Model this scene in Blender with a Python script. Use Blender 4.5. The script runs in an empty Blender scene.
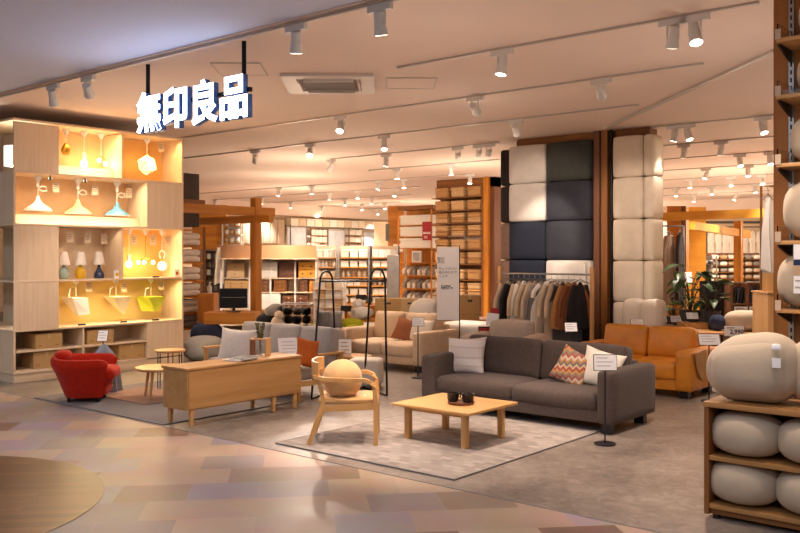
import bpy, bmesh, math, random
from mathutils import Vector, Matrix, Euler
random.seed(7)
SC = bpy.context.scene
COL = SC.collection
PI = math.pi
CA, SA = math.cos(math.radians(40)), math.sin(math.radians(40))
FPX, HY, EYE = 870.0, 255.0, 1.7
# ---- surveying helpers: world axes follow the shop front (x along it, y into the shop); the camera looks 40 degrees across it
def pv(px, y):
    k = (px-400)/FPX; Y = y/(CA+SA*k); return (CA*k-SA)*Y
def pu(px, x):
    k = (px-400)/FPX; Y = x/(CA*k-SA); return (SA*k+CA)*Y
def dep(x, y): return -SA*x+CA*y
def zy(py, x, y): return EYE-(py-HY)*dep(x, y)/FPX
def pd(px, Y):
    X = (px-400)/FPX*Y; return (CA*X-SA*Y, SA*X+CA*Y)
def zd(py, Y): return EYE-(py-HY)*Y/FPX
def gp(px, py, z=0): return pd(px, FPX*(EYE-z)/(py-HY))
def hx(s):
    r = [int(s[i:i+2], 16)/255 for i in (0, 2, 4)]
    return tuple(c/12.92 if c <= .04045 else ((c+.055)/1.055)**2.4 for c in r)+(1,)
# ---- materials
MATS = {}
def base(name):
    m = bpy.data.materials.new(name); m.use_nodes = True; MATS[name] = m
    nt = m.node_tree; return m, nt, nt.nodes['Principled BSDF']
def nd(nt, t, **kw):
    n = nt.nodes.new(t)
    for k, v in kw.items():
        if k[0] == '_': setattr(n, k[1:], v)
        else: n.inputs[k].default_value = v
    return n
def coords(nt, scale, rnd=True):
    tc = nd(nt, 'ShaderNodeTexCoord'); mp = nd(nt, 'ShaderNodeMapping'); mp.inputs['Scale'].default_value = scale
    nt.links.new(tc.outputs['Object'], mp.inputs['Vector'])
    if rnd:
        oi = nd(nt, 'ShaderNodeObjectInfo'); sc = nd(nt, 'ShaderNodeVectorMath', _operation='SCALE'); sc.inputs[0].default_value = (7, 11, 5)
        nt.links.new(oi.outputs['Random'], sc.inputs['Scale']); nt.links.new(sc.outputs[0], mp.inputs['Location'])
    return mp.outputs[0]
def ramp(nt, stops, const=False):
    r = nd(nt, 'ShaderNodeValToRGB'); cr = r.color_ramp
    if const: cr.interpolation = 'CONSTANT'
    while len(cr.elements) < len(stops): cr.elements.new(.5)
    for e, (p, c) in zip(cr.elements, stops): e.position = p; e.color = c
    return r
def M(name, col, rough=.6, metal=0, var=.1, vs=5, bump=0, bs=90, col2=None, stretch=(1, 1, 1), spec=.5, coat=0, sheen=0, det=3):
    m, nt, b = base(name)
    c = hx(col); c2 = hx(col2) if col2 else None
    lo = tuple(x*(1-var) for x in c[:3])+(1,); hi = tuple(min(1, x*(1+var)) for x in c[:3])+(1,)
    if c2: lo, hi = c, c2
    v = coords(nt, tuple(vs*s for s in stretch))
    no = nd(nt, 'ShaderNodeTexNoise', Scale=1, Detail=det, Roughness=.6)
    nt.links.new(v, no.inputs['Vector'])
    r = ramp(nt, [(.3, lo), (.7, hi)]); nt.links.new(no.outputs['Fac'], r.inputs[0]); nt.links.new(r.outputs[0], b.inputs['Base Color'])
    b.inputs['Roughness'].default_value = rough; b.inputs['Metallic'].default_value = metal
    b.inputs['Specular IOR Level'].default_value = spec; b.inputs['Coat Weight'].default_value = coat
    b.inputs['Sheen Weight'].default_value = sheen
    if bump:
        n2 = nd(nt, 'ShaderNodeTexNoise', Scale=bs, Detail=2); tc = nd(nt, 'ShaderNodeTexCoord'); nt.links.new(tc.outputs['Object'], n2.inputs['Vector'])
        bp = nd(nt, 'ShaderNodeBump', Strength=bump, Distance=.01); nt.links.new(n2.outputs['Fac'], bp.inputs['Height']); nt.links.new(bp.outputs[0], b.inputs['Normal'])
    return m
def wood(name, c1, c2, axis='x', s=14, rough=.45, coat=.1):
    st = {'x': (.07, 1, 1), 'y': (1, .07, 1), 'z': (1, 1, .07)}[axis]
    return M(name, c1, rough, col2=c2, vs=s, stretch=st, det=5, coat=coat, spec=.35)
def emit(name, col, strength, base_col='ffffff'):
    m, nt, b = base(name)
    b.inputs['Base Color'].default_value = hx(base_col); b.inputs['Emission Color'].default_value = hx(col); b.inputs['Emission Strength'].default_value = strength
    return m
def glassy(name, col, rough=.05, trans=1, ior=1.45, alpha=1):
    m, nt, b = base(name)
    b.inputs['Base Color'].default_value = hx(col); b.inputs['Roughness'].default_value = rough; b.inputs['Transmission Weight'].default_value = trans; b.inputs['IOR'].default_value = ior
    b.inputs['Alpha'].default_value = alpha
    return m
for ax in 'xyz':
    wood('plywood_'+ax, 'd8be9c', 'e5ceb0', ax, 20, .55, 0)
    wood('oak_'+ax, 'b98550', 'd0a067', ax, 16, .38)
    wood('amber_'+ax, 'b06a1f', 'd08c32', ax, 9, .45)
    wood('brown_'+ax, '70431d', '8f5c2b', ax, 9, .5)
    wood('beech_'+ax, 'bd8b52', 'cfa268', ax, 14, .35)
    wood('walnut_'+ax, '5d3a28', '74492f', ax, 14, .5)
wood('gold_wood', 'd0902c', 'e0a53e', 'x', 7, .5, 0)
wood('panel_wood', '85521f', 'a3682e', 'z', 9, .5)
wood('shelf_oak', '9c6f40', 'b48550', 'x', 16, .4)
wood('box_oak', 'a37442', 'bd9059', 'y', 10, .5)
M('red_wool', 'b5250e', .9, var=.12, vs=14, bump=.25, bs=160, sheen=.1, spec=.15)
M('charcoal', '51453f', .95, var=.14, vs=30, bump=.3, bs=220, sheen=.1, spec=.15)
M('grey_fabric', 'a39d99', .95, var=.07, vs=24, bump=.25, bs=220, spec=.15)
M('bean_grey', '9c9893', .95, var=.06, vs=10, bump=.2, bs=160, spec=.15)
M('beige_fabric', 'cdb397', .95, var=.06, vs=16, bump=.2, bs=200, spec=.15)
M('taupe_fabric', 'b3a08f', .95, var=.06, vs=16, bump=.2, bs=200, spec=.15)
M('leather', 'c47c22', .42, var=.16, vs=4, bump=.12, bs=45, spec=.45)
M('swatch', 'bb8c5a', .6, var=.12, vs=9, bump=.2)
M('plush', 'd3bd9f', .98, var=.07, vs=5, bump=.2, bs=30, sheen=.25, spec=.1)
M('plush_tan', 'c29c6c', .98, var=.08, vs=14, bump=.4, bs=60, sheen=.3, spec=.1)
M('bean_beige', 'baa993', .95, var=.05, vs=4, bump=.12, bs=22, sheen=.1, spec=.12)
M('linen_white', 'ded5ca', .95, var=.06, vs=22, bump=.3, bs=120, spec=.1)
M('cream_white', 'e4dacb', .95, var=.04, vs=9, bump=.2, bs=90, spec=.1)
M('pillar_cream', 'd9cbb8', .92, var=.05, vs=6, bump=.25, bs=14, spec=.15)
M('pillar_grey', 'c9c2ba', .9, var=.05, vs=6, bump=.25, bs=14, spec=.15)
M('pillar_navy', '1f2431', .85, var=.12, vs=8, bump=.25, bs=14, spec=.25)
M('pillar_slate', '2d2e36', .85, var=.1, vs=8, bump=.25, bs=14, spec=.25)
M('pillar_green', '393b37', .85, var=.1, vs=8, bump=.25, bs=14, spec=.25)
M('pillar_brown', '83695c', .9, var=.08, vs=8, bump=.25, bs=14, spec=.15)
M('pillar_black', '2a2424', .85, var=.08, vs=8, bump=.25, bs=14, spec=.2)
M('navy_fabric', '343a50', .95, var=.12, vs=9, bump=.3, bs=110, spec=.12)
M('orange_fabric', 'b05a26', .95, var=.09, vs=12, bump=.3, bs=140, spec=.12)
M('terracotta', '9a6144', .95, var=.09, vs=12, bump=.3, bs=140, spec=.12)
M('lime_fabric', 'a7a829', .9, var=.08, vs=9, bump=.2, spec=.15)
M('lime_paper', 'b5be2a', .75, var=.04); M('cream_paper', 'ead9a8', .75, var=.04); M('white_paper', 'f2efe9', .7, var=.02)
M('card_tint', 'c2ab92', .6, var=.03)
M('sign_white', 'efedec', .5, var=.02, vs=3); M('ink', '3c3634', .6, var=.05); M('sign_red', 'a3141a', .5, var=.05)
M('print_grey', 'a9a29d', .6, var=.03)
M('banner', 'eee8e3', .7, var=.03, vs=3)
M('black_metal', '17161a', .4, .6, var=.1); M('dark_metal', '35343a', .35, .7, var=.1); M('black_plastic', '15141a', .3, var=.1)
M('screen_black', '0c0c10', .15, var=.1)
M('white_metal', 'd9d6d2', .4, 0, var=.03); M('rail_grey', 'b8aea7', .45, .1, var=.04); M('steel', '9b9998', .3, .85, var=.05)
M('brass', 'b08d3e', .3, .9, var=.05)
M('kraft', 'ba9662', .85, var=.06, vs=8); M('kraft_dark', '8d6a40', .85, var=.06, vs=8); M('kraft_light', 'c7a97e', .85, var=.06, vs=8)
M('rattan', 'b98d5a', .8, var=.25, vs=60, bump=.6, bs=110, stretch=(.4, .4, 3)); M('rattan_light', 'cba678', .8, var=.2, vs=60, bump=.6, bs=110, stretch=(.4, .4, 3))
M('plastic_white', 'dcd6cc', .4, var=.03, vs=3); M('plastic_cream', 'd9cfba', .45, var=.04, vs=3); M('plastic_pale', 'd9d2c8', .4, var=.04, vs=3)
M('goods_tan', 'b99a78', .8, var=.15, vs=6); M('goods_brown', '7d6450', .8, var=.15, vs=6); M('goods_grey', '7b7672', .85, var=.15, vs=6); M('goods_dark', '4a4341', .85, var=.15, vs=6)
M('cloth_white', 'efe9e0', .95, var=.03, vs=8); M('cloth_grey', '8f8985', .95, var=.08, vs=14); M('cloth_dark', '4b4849', .95, var=.1, vs=14)
M('cloth_beige', 'cbb69d', .95, var=.06, vs=10); M('cloth_sand', 'c2ad97', .95, var=.06, vs=10); M('cloth_black', '211e20', .95, var=.1, vs=14); M('cloth_ochre', 'b9874e', .95, var=.06, vs=10); M('cloth_rust', '8f5534', .95, var=.06, vs=10); M('cloth_taupe', '8d7e74', .95, var=.06, vs=10)
M('wall_paint', 'd8c3a6', .85, var=.03, vs=1); M('ceiling_paint', 'e6d2c5', .9, var=.02, vs=1); M('mall_ceiling', 'c8cfe6', .85, var=.02, vs=.6)
M('ac_white', 'd9cfc6', .5, var=.02); M('ac_grille', '8d857e', .6, var=.05)
M('rug_grey', '87807d', .98, var=.1, vs=30, bump=.5, bs=150, spec=.05)
M('rug_light_patch', 'a88a79', .98, var=.12, vs=14, bump=.5, bs=150, spec=.05)
M('leaf', '2f4a24', .4, var=.3, vs=14, spec=.4); M('leaf_light', '5d7f2c', .4, var=.3, vs=14); M('leaf_olive', '5d5b31', .6, var=.3, vs=20); M('stem', '4e3a24', .7)
M('lamp_green', '9fb3a5', .25, var=.05, coat=.4); M('lamp_yellow', 'e0b010', .25, var=.05, coat=.4); M('lamp_navy', '16294f', .25, var=.1, coat=.5); M('lamp_blue', '5f9fc0', .35, var=.04); M('lamp_cream', 'f0d68a', .4, var=.04); M('lamp_white', 'eae6ea', .4, var=.03)
M('cord_white', 'e2dccf', .5, var=.03); M('tent_grey', '7f8894', .8, var=.08, vs=20)
M('tableware', '1d1a1a', .3, var=.1); M('book_dark', '3a3029', .6, var=.3, vs=3); M('book_blue', '3c4654', .6, var=.3, vs=3); M('book_wood', '7d4a26', .6, var=.2, vs=3)
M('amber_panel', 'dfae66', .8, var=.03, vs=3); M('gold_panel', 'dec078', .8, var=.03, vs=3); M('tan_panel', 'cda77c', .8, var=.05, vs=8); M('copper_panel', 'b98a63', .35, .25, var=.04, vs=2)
emit('bulb', 'ffd79a', 30); emit('lens', 'ffe9cf', 14); emit('globe', 'ffd58a', 1.5); emit('shade_lit', 'fff1dc', 2.2); emit('letter_face', 'e2e9ff', 8)
M('letter_side', '4d74b5', .4, var=.05)
glassy('acrylic', 'f2efec', .08, 1, 1.1); glassy('bulb_glass', 'fff0d8', .05, 1, 1.1)
# poster (soft blue-white photograph of curtains) and translucent bin
M('poster', 'dfe3ea', .5, col2='b9c2cf', vs=2.2, stretch=(1, 1, .6)); M('poster_art', 'b7b4b0', .6, col2='7f8288', vs=6)
def floor_mats():
    # honed stone tiles laid at a slant to the shop front, mixed warm greys and tans
    m, nt, b = base('mall_tile')
    tc = nd(nt, 'ShaderNodeTexCoord'); mp = nd(nt, 'ShaderNodeMapping'); mp.inputs['Rotation'].default_value = (0, 0, -math.radians(46.9))
    nt.links.new(tc.outputs['Object'], mp.inputs['Vector'])
    br = nd(nt, 'ShaderNodeTexBrick', _offset=.5, Scale=1, Color1=(0, 0, 0, 1), Color2=(1, 1, 1, 1), Mortar=(.5, .5, .5, 1))
    br.inputs['Mortar Size'].default_value = .0015; br.inputs['Brick Width'].default_value = .5; br.inputs['Row Height'].default_value = .44; br.inputs['Bias'].default_value = 0
    nt.links.new(mp.outputs[0], br.inputs['Vector'])
    r = ramp(nt, [(0, hx('8c7567')), (.14, hx('a58d7b')), (.3, hx('8f7f7a')), (.44, hx('ab9480')), (.6, hx('978a88')), (.74, hx('7a6152')), (.81, hx('a68d7a')), (.92, hx('8e8188'))], True)
    nt.links.new(br.outputs['Color'], r.inputs[0])
    no = nd(nt, 'ShaderNodeTexNoise', Scale=2.5, Detail=6); nt.links.new(tc.outputs['Object'], no.inputs['Vector'])
    mx = nd(nt, 'ShaderNodeMix', _data_type='RGBA', _blend_type='SOFT_LIGHT'); mx.inputs[0].default_value = .35
    nt.links.new(r.outputs[0], mx.inputs[6]); nt.links.new(no.outputs['Color'], mx.inputs[7]); nt.links.new(mx.outputs[2], b.inputs['Base Color'])
    rr = ramp(nt, [(.3, (.34,)*3+(1,)), (.7, (.46,)*3+(1,))]); nt.links.new(no.outputs['Fac'], rr.inputs[0]); nt.links.new(rr.outputs[0], b.inputs['Roughness']); b.inputs['Specular IOR Level'].default_value = .14
    # polished concrete inside the shop
    m, nt, b = base('concrete')
    tc = nd(nt, 'ShaderNodeTexCoord')
    n1 = nd(nt, 'ShaderNodeTexNoise', Scale=1.1, Detail=9, Roughness=.65); n2 = nd(nt, 'ShaderNodeTexNoise', Scale=9, Detail=8, Roughness=.7, Distortion=1.2)
    for n in (n1, n2): nt.links.new(tc.outputs['Object'], n.inputs['Vector'])
    mx = nd(nt, 'ShaderNodeMath', _operation='ADD'); nt.links.new(n1.outputs['Fac'], mx.inputs[0]); nt.links.new(n2.outputs['Fac'], mx.inputs[1])
    hf = nd(nt, 'ShaderNodeMath', _operation='MULTIPLY'); hf.inputs[1].default_value = .5; nt.links.new(mx.outputs[0], hf.inputs[0])
    r = ramp(nt, [(.36, hx('5c524b')), (.5, hx('80746a')), (.64, hx('9c8f84'))]); nt.links.new(hf.outputs[0], r.inputs[0]); nt.links.new(r.outputs[0], b.inputs['Base Color'])
    b.inputs['Roughness'].default_value = .36
    # parquet disc
    m, nt, b = base('parquet')
    tc = nd(nt, 'ShaderNodeTexCoord'); mp = nd(nt, 'ShaderNodeMapping'); mp.inputs['Rotation'].default_value = (0, 0, -math.radians(46.9)); nt.links.new(tc.outputs['Object'], mp.inputs['Vector'])
    br = nd(nt, 'ShaderNodeTexBrick', _offset=.37, Scale=1, Color1=hx('593a25'), Color2=hx('734d33'), Mortar=hx('3a2618'))
    br.inputs['Mortar Size'].default_value = .002; br.inputs['Brick Width'].default_value = .9; br.inputs['Row Height'].default_value = .09
    nt.links.new(mp.outputs[0], br.inputs['Vector']); nt.links.new(br.outputs['Color'], b.inputs['Base Color']); b.inputs['Roughness'].default_value = .3; b.inputs['Specular IOR Level'].default_value = .25
    # low pile rug with a fine broken check
    m, nt, b = base('rug_check')
    tc = nd(nt, 'ShaderNodeTexCoord')
    br = nd(nt, 'ShaderNodeTexBrick', _offset=.5, Scale=1, Color1=hx('a3988f'), Color2=hx('857b75'), Mortar=hx('938880'))
    br.inputs['Mortar Size'].default_value = .006; br.inputs['Brick Width'].default_value = .11; br.inputs['Row Height'].default_value = .07
    nt.links.new(tc.outputs['Object'], br.inputs['Vector']); nt.links.new(br.outputs['Color'], b.inputs['Base Color']); b.inputs['Roughness'].default_value = .98; b.inputs['Specular IOR Level'].default_value = .05
    # kilim: zigzag bands
    m, nt, b = base('kilim')
    tc = nd(nt, 'ShaderNodeTexCoord'); sp = nd(nt, 'ShaderNodeSeparateXYZ'); nt.links.new(tc.outputs['Object'], sp.inputs[0])
    pp = nd(nt, 'ShaderNodeMath', _operation='PINGPONG'); pp.inputs[1].default_value = .035; nt.links.new(sp.outputs[0], pp.inputs[0])
    ad = nd(nt, 'ShaderNodeMath', _operation='ADD'); nt.links.new(pp.outputs[0], ad.inputs[0]); nt.links.new(sp.outputs[2], ad.inputs[1])
    mu = nd(nt, 'ShaderNodeMath', _operation='MULTIPLY'); mu.inputs[1].default_value = 4.6; nt.links.new(ad.outputs[0], mu.inputs[0])
    fr = nd(nt, 'ShaderNodeMath', _operation='FRACT'); nt.links.new(mu.outputs[0], fr.inputs[0])
    cs = ['a04a38', 'bfa283', '6e645f', 'b07f4c', 'c2b09d', '9c5546', '8a7868', 'bd8d58']
    r = ramp(nt, [(i/8, hx(c)) for i, c in enumerate(cs)], True); nt.links.new(fr.outputs[0], r.inputs[0]); nt.links.new(r.outputs[0], b.inputs['Base Color']); b.inputs['Roughness'].default_value = .95
    # striped woven cushion
    m, nt, b = base('stripe_linen')
    tc = nd(nt, 'ShaderNodeTexCoord'); sp = nd(nt, 'ShaderNodeSeparateXYZ'); nt.links.new(tc.outputs['Object'], sp.inputs[0])
    mu = nd(nt, 'ShaderNodeMath', _operation='MULTIPLY'); mu.inputs[1].default_value = 5; nt.links.new(sp.outputs[2], mu.inputs[0])
    fr = nd(nt, 'ShaderNodeMath', _operation='FRACT'); nt.links.new(mu.outputs[0], fr.inputs[0])
    r = ramp(nt, [(0, hx('dcd2cc')), (.45, hx('d2c6bf')), (.55, hx('e2d9d3')), (.9, hx('cbbfb7'))], True); nt.links.new(fr.outputs[0], r.inputs[0]); nt.links.new(r.outputs[0], b.inputs['Base Color']); b.inputs['Roughness'].default_value = .95
floor_mats()
# ---- mesh building
class B:
    def __init__(s): s.v = []; s.f = []
    def add(s, vs, fs, mtx=None):
        o = len(s.v)
        s.v += [tuple(mtx @ Vector(p)) if mtx else tuple(p) for p in vs]
        s.f += [tuple(o+i for i in f) for f in fs]; return s
    def box(s, x0, x1, y0, y1, z0, z1, mtx=None):
        vs = [(x, y, z) for x in (x0, x1) for y in (y0, y1) for z in (z0, z1)]
        return s.add(vs, [(0, 1, 3, 2), (4, 6, 7, 5), (0, 4, 5, 1), (2, 3, 7, 6), (0, 2, 6, 4), (1, 5, 7, 3)], mtx)
    def bbox(s, x0, x1, y0, y1, z0, z1, r=.006, mtx=None):
        return s.soft((x0+x1)/2, (y0+y1)/2, (z0+z1)/2, x1-x0, y1-y0, z1-z0, r, 0, 4, mtx)
    def lathe(s, prof, n=20, loc=(0, 0, 0), mtx=None):
        vs = []; fs = []; k = len(prof)
        for r, z in prof:
            for i in range(n):
                a = 2*PI*i/n; vs.append((loc[0]+r*math.cos(a), loc[1]+r*math.sin(a), loc[2]+z))
        for j in range(k-1):
            for i in range(n): fs.append((j*n+i, j*n+(i+1) % n, (j+1)*n+(i+1) % n, (j+1)*n+i))
        if prof[0][0] > 1e-6: fs.append(tuple(range(n-1, -1, -1)))
        if prof[-1][0] > 1e-6: fs.append(tuple((k-1)*n+i for i in range(n)))
        return s.add(vs, fs, mtx)
    def cyl(s, x, y, z0, z1, r, r2=None, n=16): return s.lathe([(r, z0), (r if r2 is None else r2, z1)], n, (x, y, 0))
    def tube(s, pts, r, n=8, closed=False):
        P = [Vector(p) for p in pts]; rr = r if isinstance(r, (list, tuple)) else [r]*len(P); vs = []; fs = []; L = len(P); up = None
        for i, p in enumerate(P):
            a = P[i-1] if (i > 0 or closed) else p; c = P[(i+1) % L] if (i < L-1 or closed) else p
            t = (c-a).normalized()
            if up is None: up = Vector((0, 0, 1)) if abs(t.z) < .9 else Vector((1, 0, 0))
            sd = t.cross(up).normalized(); up = sd.cross(t).normalized()
            for k in range(n):
                an = 2*PI*k/n; vs.append(p+(sd*math.cos(an)+up*math.sin(an))*rr[i])
        for i in range(L if closed else L-1):
            j = (i+1) % L
            for k in range(n): fs.append((i*n+k, i*n+(k+1) % n, j*n+(k+1) % n, j*n+k))
        if not closed: fs += [tuple(range(n-1, -1, -1)), tuple((L-1)*n+k for k in range(n))]
        return s.add(vs, fs)
    def bar(s, pts, w, h):      # flat bar of rectangular section following pts
        P = [Vector(p) for p in pts]; vs = []; fs = []; L = len(P)
        for i, p in enumerate(P):
            t = (P[min(i+1, L-1)]-P[max(i-1, 0)]).normalized(); ref = Vector((0, 0, 1)) if abs(t.z) < .95 else Vector((1, 0, 0))
            sd = t.cross(ref).normalized(); up = sd.cross(t).normalized()
            for a, b in ((-1, -1), (1, -1), (1, 1), (-1, 1)): vs.append(p+sd*a*w/2+up*b*h/2)
        for i in range(L-1):
            for k in range(4): fs.append((i*4+k, i*4+(k+1) % 4, i*4+4+(k+1) % 4, i*4+4+k))
        fs += [(3, 2, 1, 0), tuple((L-1)*4+k for k in range(4))]
        return s.add(vs, fs)
    def prism(s, poly, z0, z1, mtx=None):
        n = len(poly); vs = [(x, y, z0) for x, y in poly]+[(x, y, z1) for x, y in poly]
        fs = [tuple(range(n-1, -1, -1)), tuple(range(n, 2*n))]+[(i, (i+1) % n, n+(i+1) % n, n+i) for i in range(n)]
        return s.add(vs, fs, mtx)
    def soft(s, cx, cy, cz, sx, sy, sz, r, puff=0, n=8, mtx=None, wob=0, fn=None):
        # box with rounded edges (r) and bulging faces (puff)
        h = (sx/2, sy/2, sz/2); r = min(r, *[x*.999 for x in h]); pf = puff if isinstance(puff, tuple) else (puff,)*3
        vid = {}; vs = []; fs = []
        def T(i): return math.sin(PI/2*(2*i/n-1))
        def V(k):
            if k in vid: return vid[k]
            t = [T(i) for i in k]; p = Vector([t[i]*h[i] for i in range(3)])
            q = Vector([max(-h[i]+r, min(h[i]-r, p[i])) for i in range(3)]); d = p-q
            if d.length > 1e-9: p = q+d.normalized()*r
            for i in range(3):
                a, b = (i+1) % 3, (i+2) % 3
                p[i] += pf[i]*t[i]*max(0, 1-t[a]**2)*max(0, 1-t[b]**2)
            if wob:
                p += Vector((math.sin(p.y*9+p.z*13+cx*5), math.sin(p.z*11+p.x*8+cy*3), math.sin(p.x*10+p.y*12+cz*7)))*wob
            if fn: p = fn(p)
            vid[k] = len(vs); vs.append((cx+p.x, cy+p.y, cz+p.z)); return vid[k]
        for ax in range(3):
            a, b = (ax+1) % 3, (ax+2) % 3
            for e in (0, n):
                for i in range(n):
                    for j in range(n):
                        q = []
                        for di, dj in ((0, 0), (1, 0), (1, 1), (0, 1)):
                            k = [0, 0, 0]; k[ax] = e; k[a] = i+di; k[b] = j+dj; q.append(V(tuple(k)))
                        fs.append(tuple(q) if e else tuple(reversed(q)))
        return s.add(vs, fs, mtx)
    def ball(s, cx, cy, cz, rx, ry, rz, e=1.0, n=20, m=12, wob=0, mtx=None):
        vs = []; fs = []
        sg = lambda a: math.copysign(abs(a)**e, a)
        for j in range(1, m):
            f = -PI/2+PI*j/m
            for i in range(n):
                a = 2*PI*i/n; w = 1+wob*(math.sin(3*a+2*f+cx)+.6*math.sin(5*a-3*f))*math.cos(f)
                vs.append((cx+rx*w*sg(math.cos(f))*math.cos(a), cy+ry*w*sg(math.cos(f))*math.sin(a), cz+rz*sg(math.sin(f))))
        lo = len(vs); vs.append((cx, cy, cz-rz)); hi = len(vs); vs.append((cx, cy, cz+rz))
        for j in range(m-2):
            for i in range(n): fs.append((j*n+i, j*n+(i+1) % n, (j+1)*n+(i+1) % n, (j+1)*n+i))
        for i in range(n): fs.append((lo, (i+1) % n, i)); fs.append((hi, (m-2)*n+i, (m-2)*n+(i+1) % n))
        return s.add(vs, fs, mtx)
    def pillow(s, w, h, t, n=14, mtx=None):     # upright in the x-z plane, faces +-y
        vs = []; fs = []
        for sd in (-1, 1):
            for j in range(n+1):
                for i in range(n+1):
                    x = math.sin(PI/2*(2*i/n-1)); z = math.sin(PI/2*(2*j/n-1))
                    th = t/2*(max(0, (1-x*x))*max(0, (1-z*z)))**.42
                    th += .01*t*math.sin(7*x+5*z*sd)*(1-x*x)*(1-z*z)
                    vs.append((w/2*x*(1-.11*(1-z*z)*abs(x)), sd*(th+.002), h/2*z*(1-.11*(1-x*x)*abs(z))))
        N = (n+1)**2
        for j in range(n):
            for i in range(n):
                a = j*(n+1)+i; q = (a, a+1, a+n+2, a+n+1); fs.append(q); fs.append(tuple(N+k for k in reversed(q)))
        rim = [i for i in range(n+1)]+[(j+1)*(n+1)-1 for j in range(1, n+1)]+[n*(n+1)+i for i in range(n-1, -1, -1)]+[j*(n+1) for j in range(n-1, 0, -1)]
        for k in range(len(rim)):
            a, b = rim[k], rim[(k+1) % len(rim)]; fs.append((b, a, N+a, N+b))
        return s.add(vs, fs, mtx)
    def mesh(s, name, mat):
        me = bpy.data.meshes.new(name); me.from_pydata(s.v, [], s.f)
        me.materials.append(MATS[mat]); me.polygons.foreach_set('use_smooth', [True]*len(me.polygons))
        bm = bmesh.new(); bm.from_mesh(me); bmesh.ops.recalc_face_normals(bm, faces=bm.faces); bm.to_mesh(me); bm.free()
        me.set_sharp_from_angle(angle=math.radians(42)); return me
    def obj(s, name, mat, parent=None, loc=None, rot=None, label=None):
        o = bpy.data.objects.new(name, s.mesh(name, mat)); COL.objects.link(o)
        if parent: o.parent = parent
        if loc: o.location = loc
        if rot: o.rotation_euler = rot
        if label: o['label'] = label
        return o
def box(*a): return B().box(*a)
def link(name, me, loc=(0, 0, 0), rot=(0, 0, 0), parent=None):
    o = bpy.data.objects.new(name, me); COL.objects.link(o); o.location = loc; o.rotation_euler = rot
    if parent: o.parent = parent
    return o
def tag(o, label, cat, group=None, kind=None):
    o['label'] = label; o['category'] = cat
    if group: o['group'] = group
    if kind: o['kind'] = kind
    return o
def thing(name, label, cat, loc=(0, 0, 0), rz=0, group=None):
    o = bpy.data.objects.new(name, None); COL.objects.link(o); o.empty_display_size = .1
    o.location = loc; o.rotation_euler = (0, 0, rz); return tag(o, label, cat, group)
def dup(root, label, loc, rz=None, group=None):
    r = root.copy(); COL.objects.link(r); r.location = loc; r['label'] = label
    if rz is not None: r.rotation_euler = (0, 0, rz)
    if group: r['group'] = group
    for ch in list(root.children):
        c = ch.copy(); COL.objects.link(c); c.parent = r
        for g in ch.children:
            d = g.copy(); COL.objects.link(d); d.parent = c
    return r
def struct(name, b, mat):
    o = b.obj(name, mat); o['kind'] = 'structure'; return o
def text(name, body, size, loc, rot, mat, parent=None, ext=0, off=0, align='CENTER', space=1):
    c = bpy.data.curves.new(name, 'FONT'); c.body = body; c.size = size; c.extrude = ext; c.offset = off; c.align_x = align; c.align_y = 'CENTER'; c.space_line = space
    c.materials.append(MATS[mat]); c.resolution_u = 3
    o = bpy.data.objects.new(name, c); COL.objects.link(o); o.location = loc; o.rotation_euler = rot
    if parent: o.parent = parent
    return o
def nth(i): return ['first', 'second', 'third', 'fourth', 'fifth', 'sixth', 'seventh', 'eighth', 'ninth', 'tenth', 'eleventh', 'twelfth', 'thirteenth', 'fourteenth', 'fifteenth', 'sixteenth', 'seventeenth', 'eighteenth'][i]
def RX(a): return Matrix.Rotation(a, 4, 'X')
def RY(a): return Matrix.Rotation(a, 4, 'Y')
def RZ(a): return Matrix.Rotation(a, 4, 'Z')
def TR(x, y, z): return Matrix.Translation((x, y, z))
FACE_CAM = math.radians(40)
# ================= the place: floors, ceilings, walls =================
CEIL = 3.7
struct('floor', box(-44, 12, 5.1, 40, -.2, 0), 'concrete')
struct('floor_mall', box(-44, 14, -9, 5.1, -.2, 0), 'mall_tile')
cx, cy = pd(-134, 5.85)
disc = B(); disc.lathe([(0, -.02), (1.52, -.02), (1.52, .003), (0, .003)], 96, (cx, cy, 0)); struct('floor_inlay', disc, 'parquet')
struct('trim_1', box(-44, 12, 5.092, 5.108, 0, .003), 'goods_grey')
struct('ceiling', box(-44, 12, 5.2, 40, CEIL, CEIL+.2), 'ceiling_paint')
struct('ceiling_mall', box(-44, 14, -9, 5.12, CEIL+.03, CEIL+.23), 'mall_ceiling')
struct('trim_2', box(-44, 12, 5.12, 5.2, CEIL+.012, CEIL+.2), 'ceiling_paint')
struct('wall_left', box(-26.2, -26, 5.2, 40, 0, CEIL), 'wall_paint')
struct('wall_back', box(-26, 6, 32, 32.2, 0, CEIL), 'wall_paint')
struct('wall_side', box(-.6, -.45, 12, 32, 0, CEIL), 'wall_paint')
# soffit over the far left wall goods
struct('beam_left', box(-26, -25.3, 5.2, 32, 3.25, CEIL), 'ceiling_paint')
struct('beam_back', box(-26, -.6, 31.2, 32, 3.1, CEIL), 'ceiling_paint')
# slanted ceiling strip over the right side
p, q = gp(606, 127, CEIL), gp(775, 49, CEIL)
struct('trim_3', B().bar([(p[0], p[1], CEIL-.015), (q[0], q[1], CEIL-.015)], .06, .03), 'rail_grey')
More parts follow.
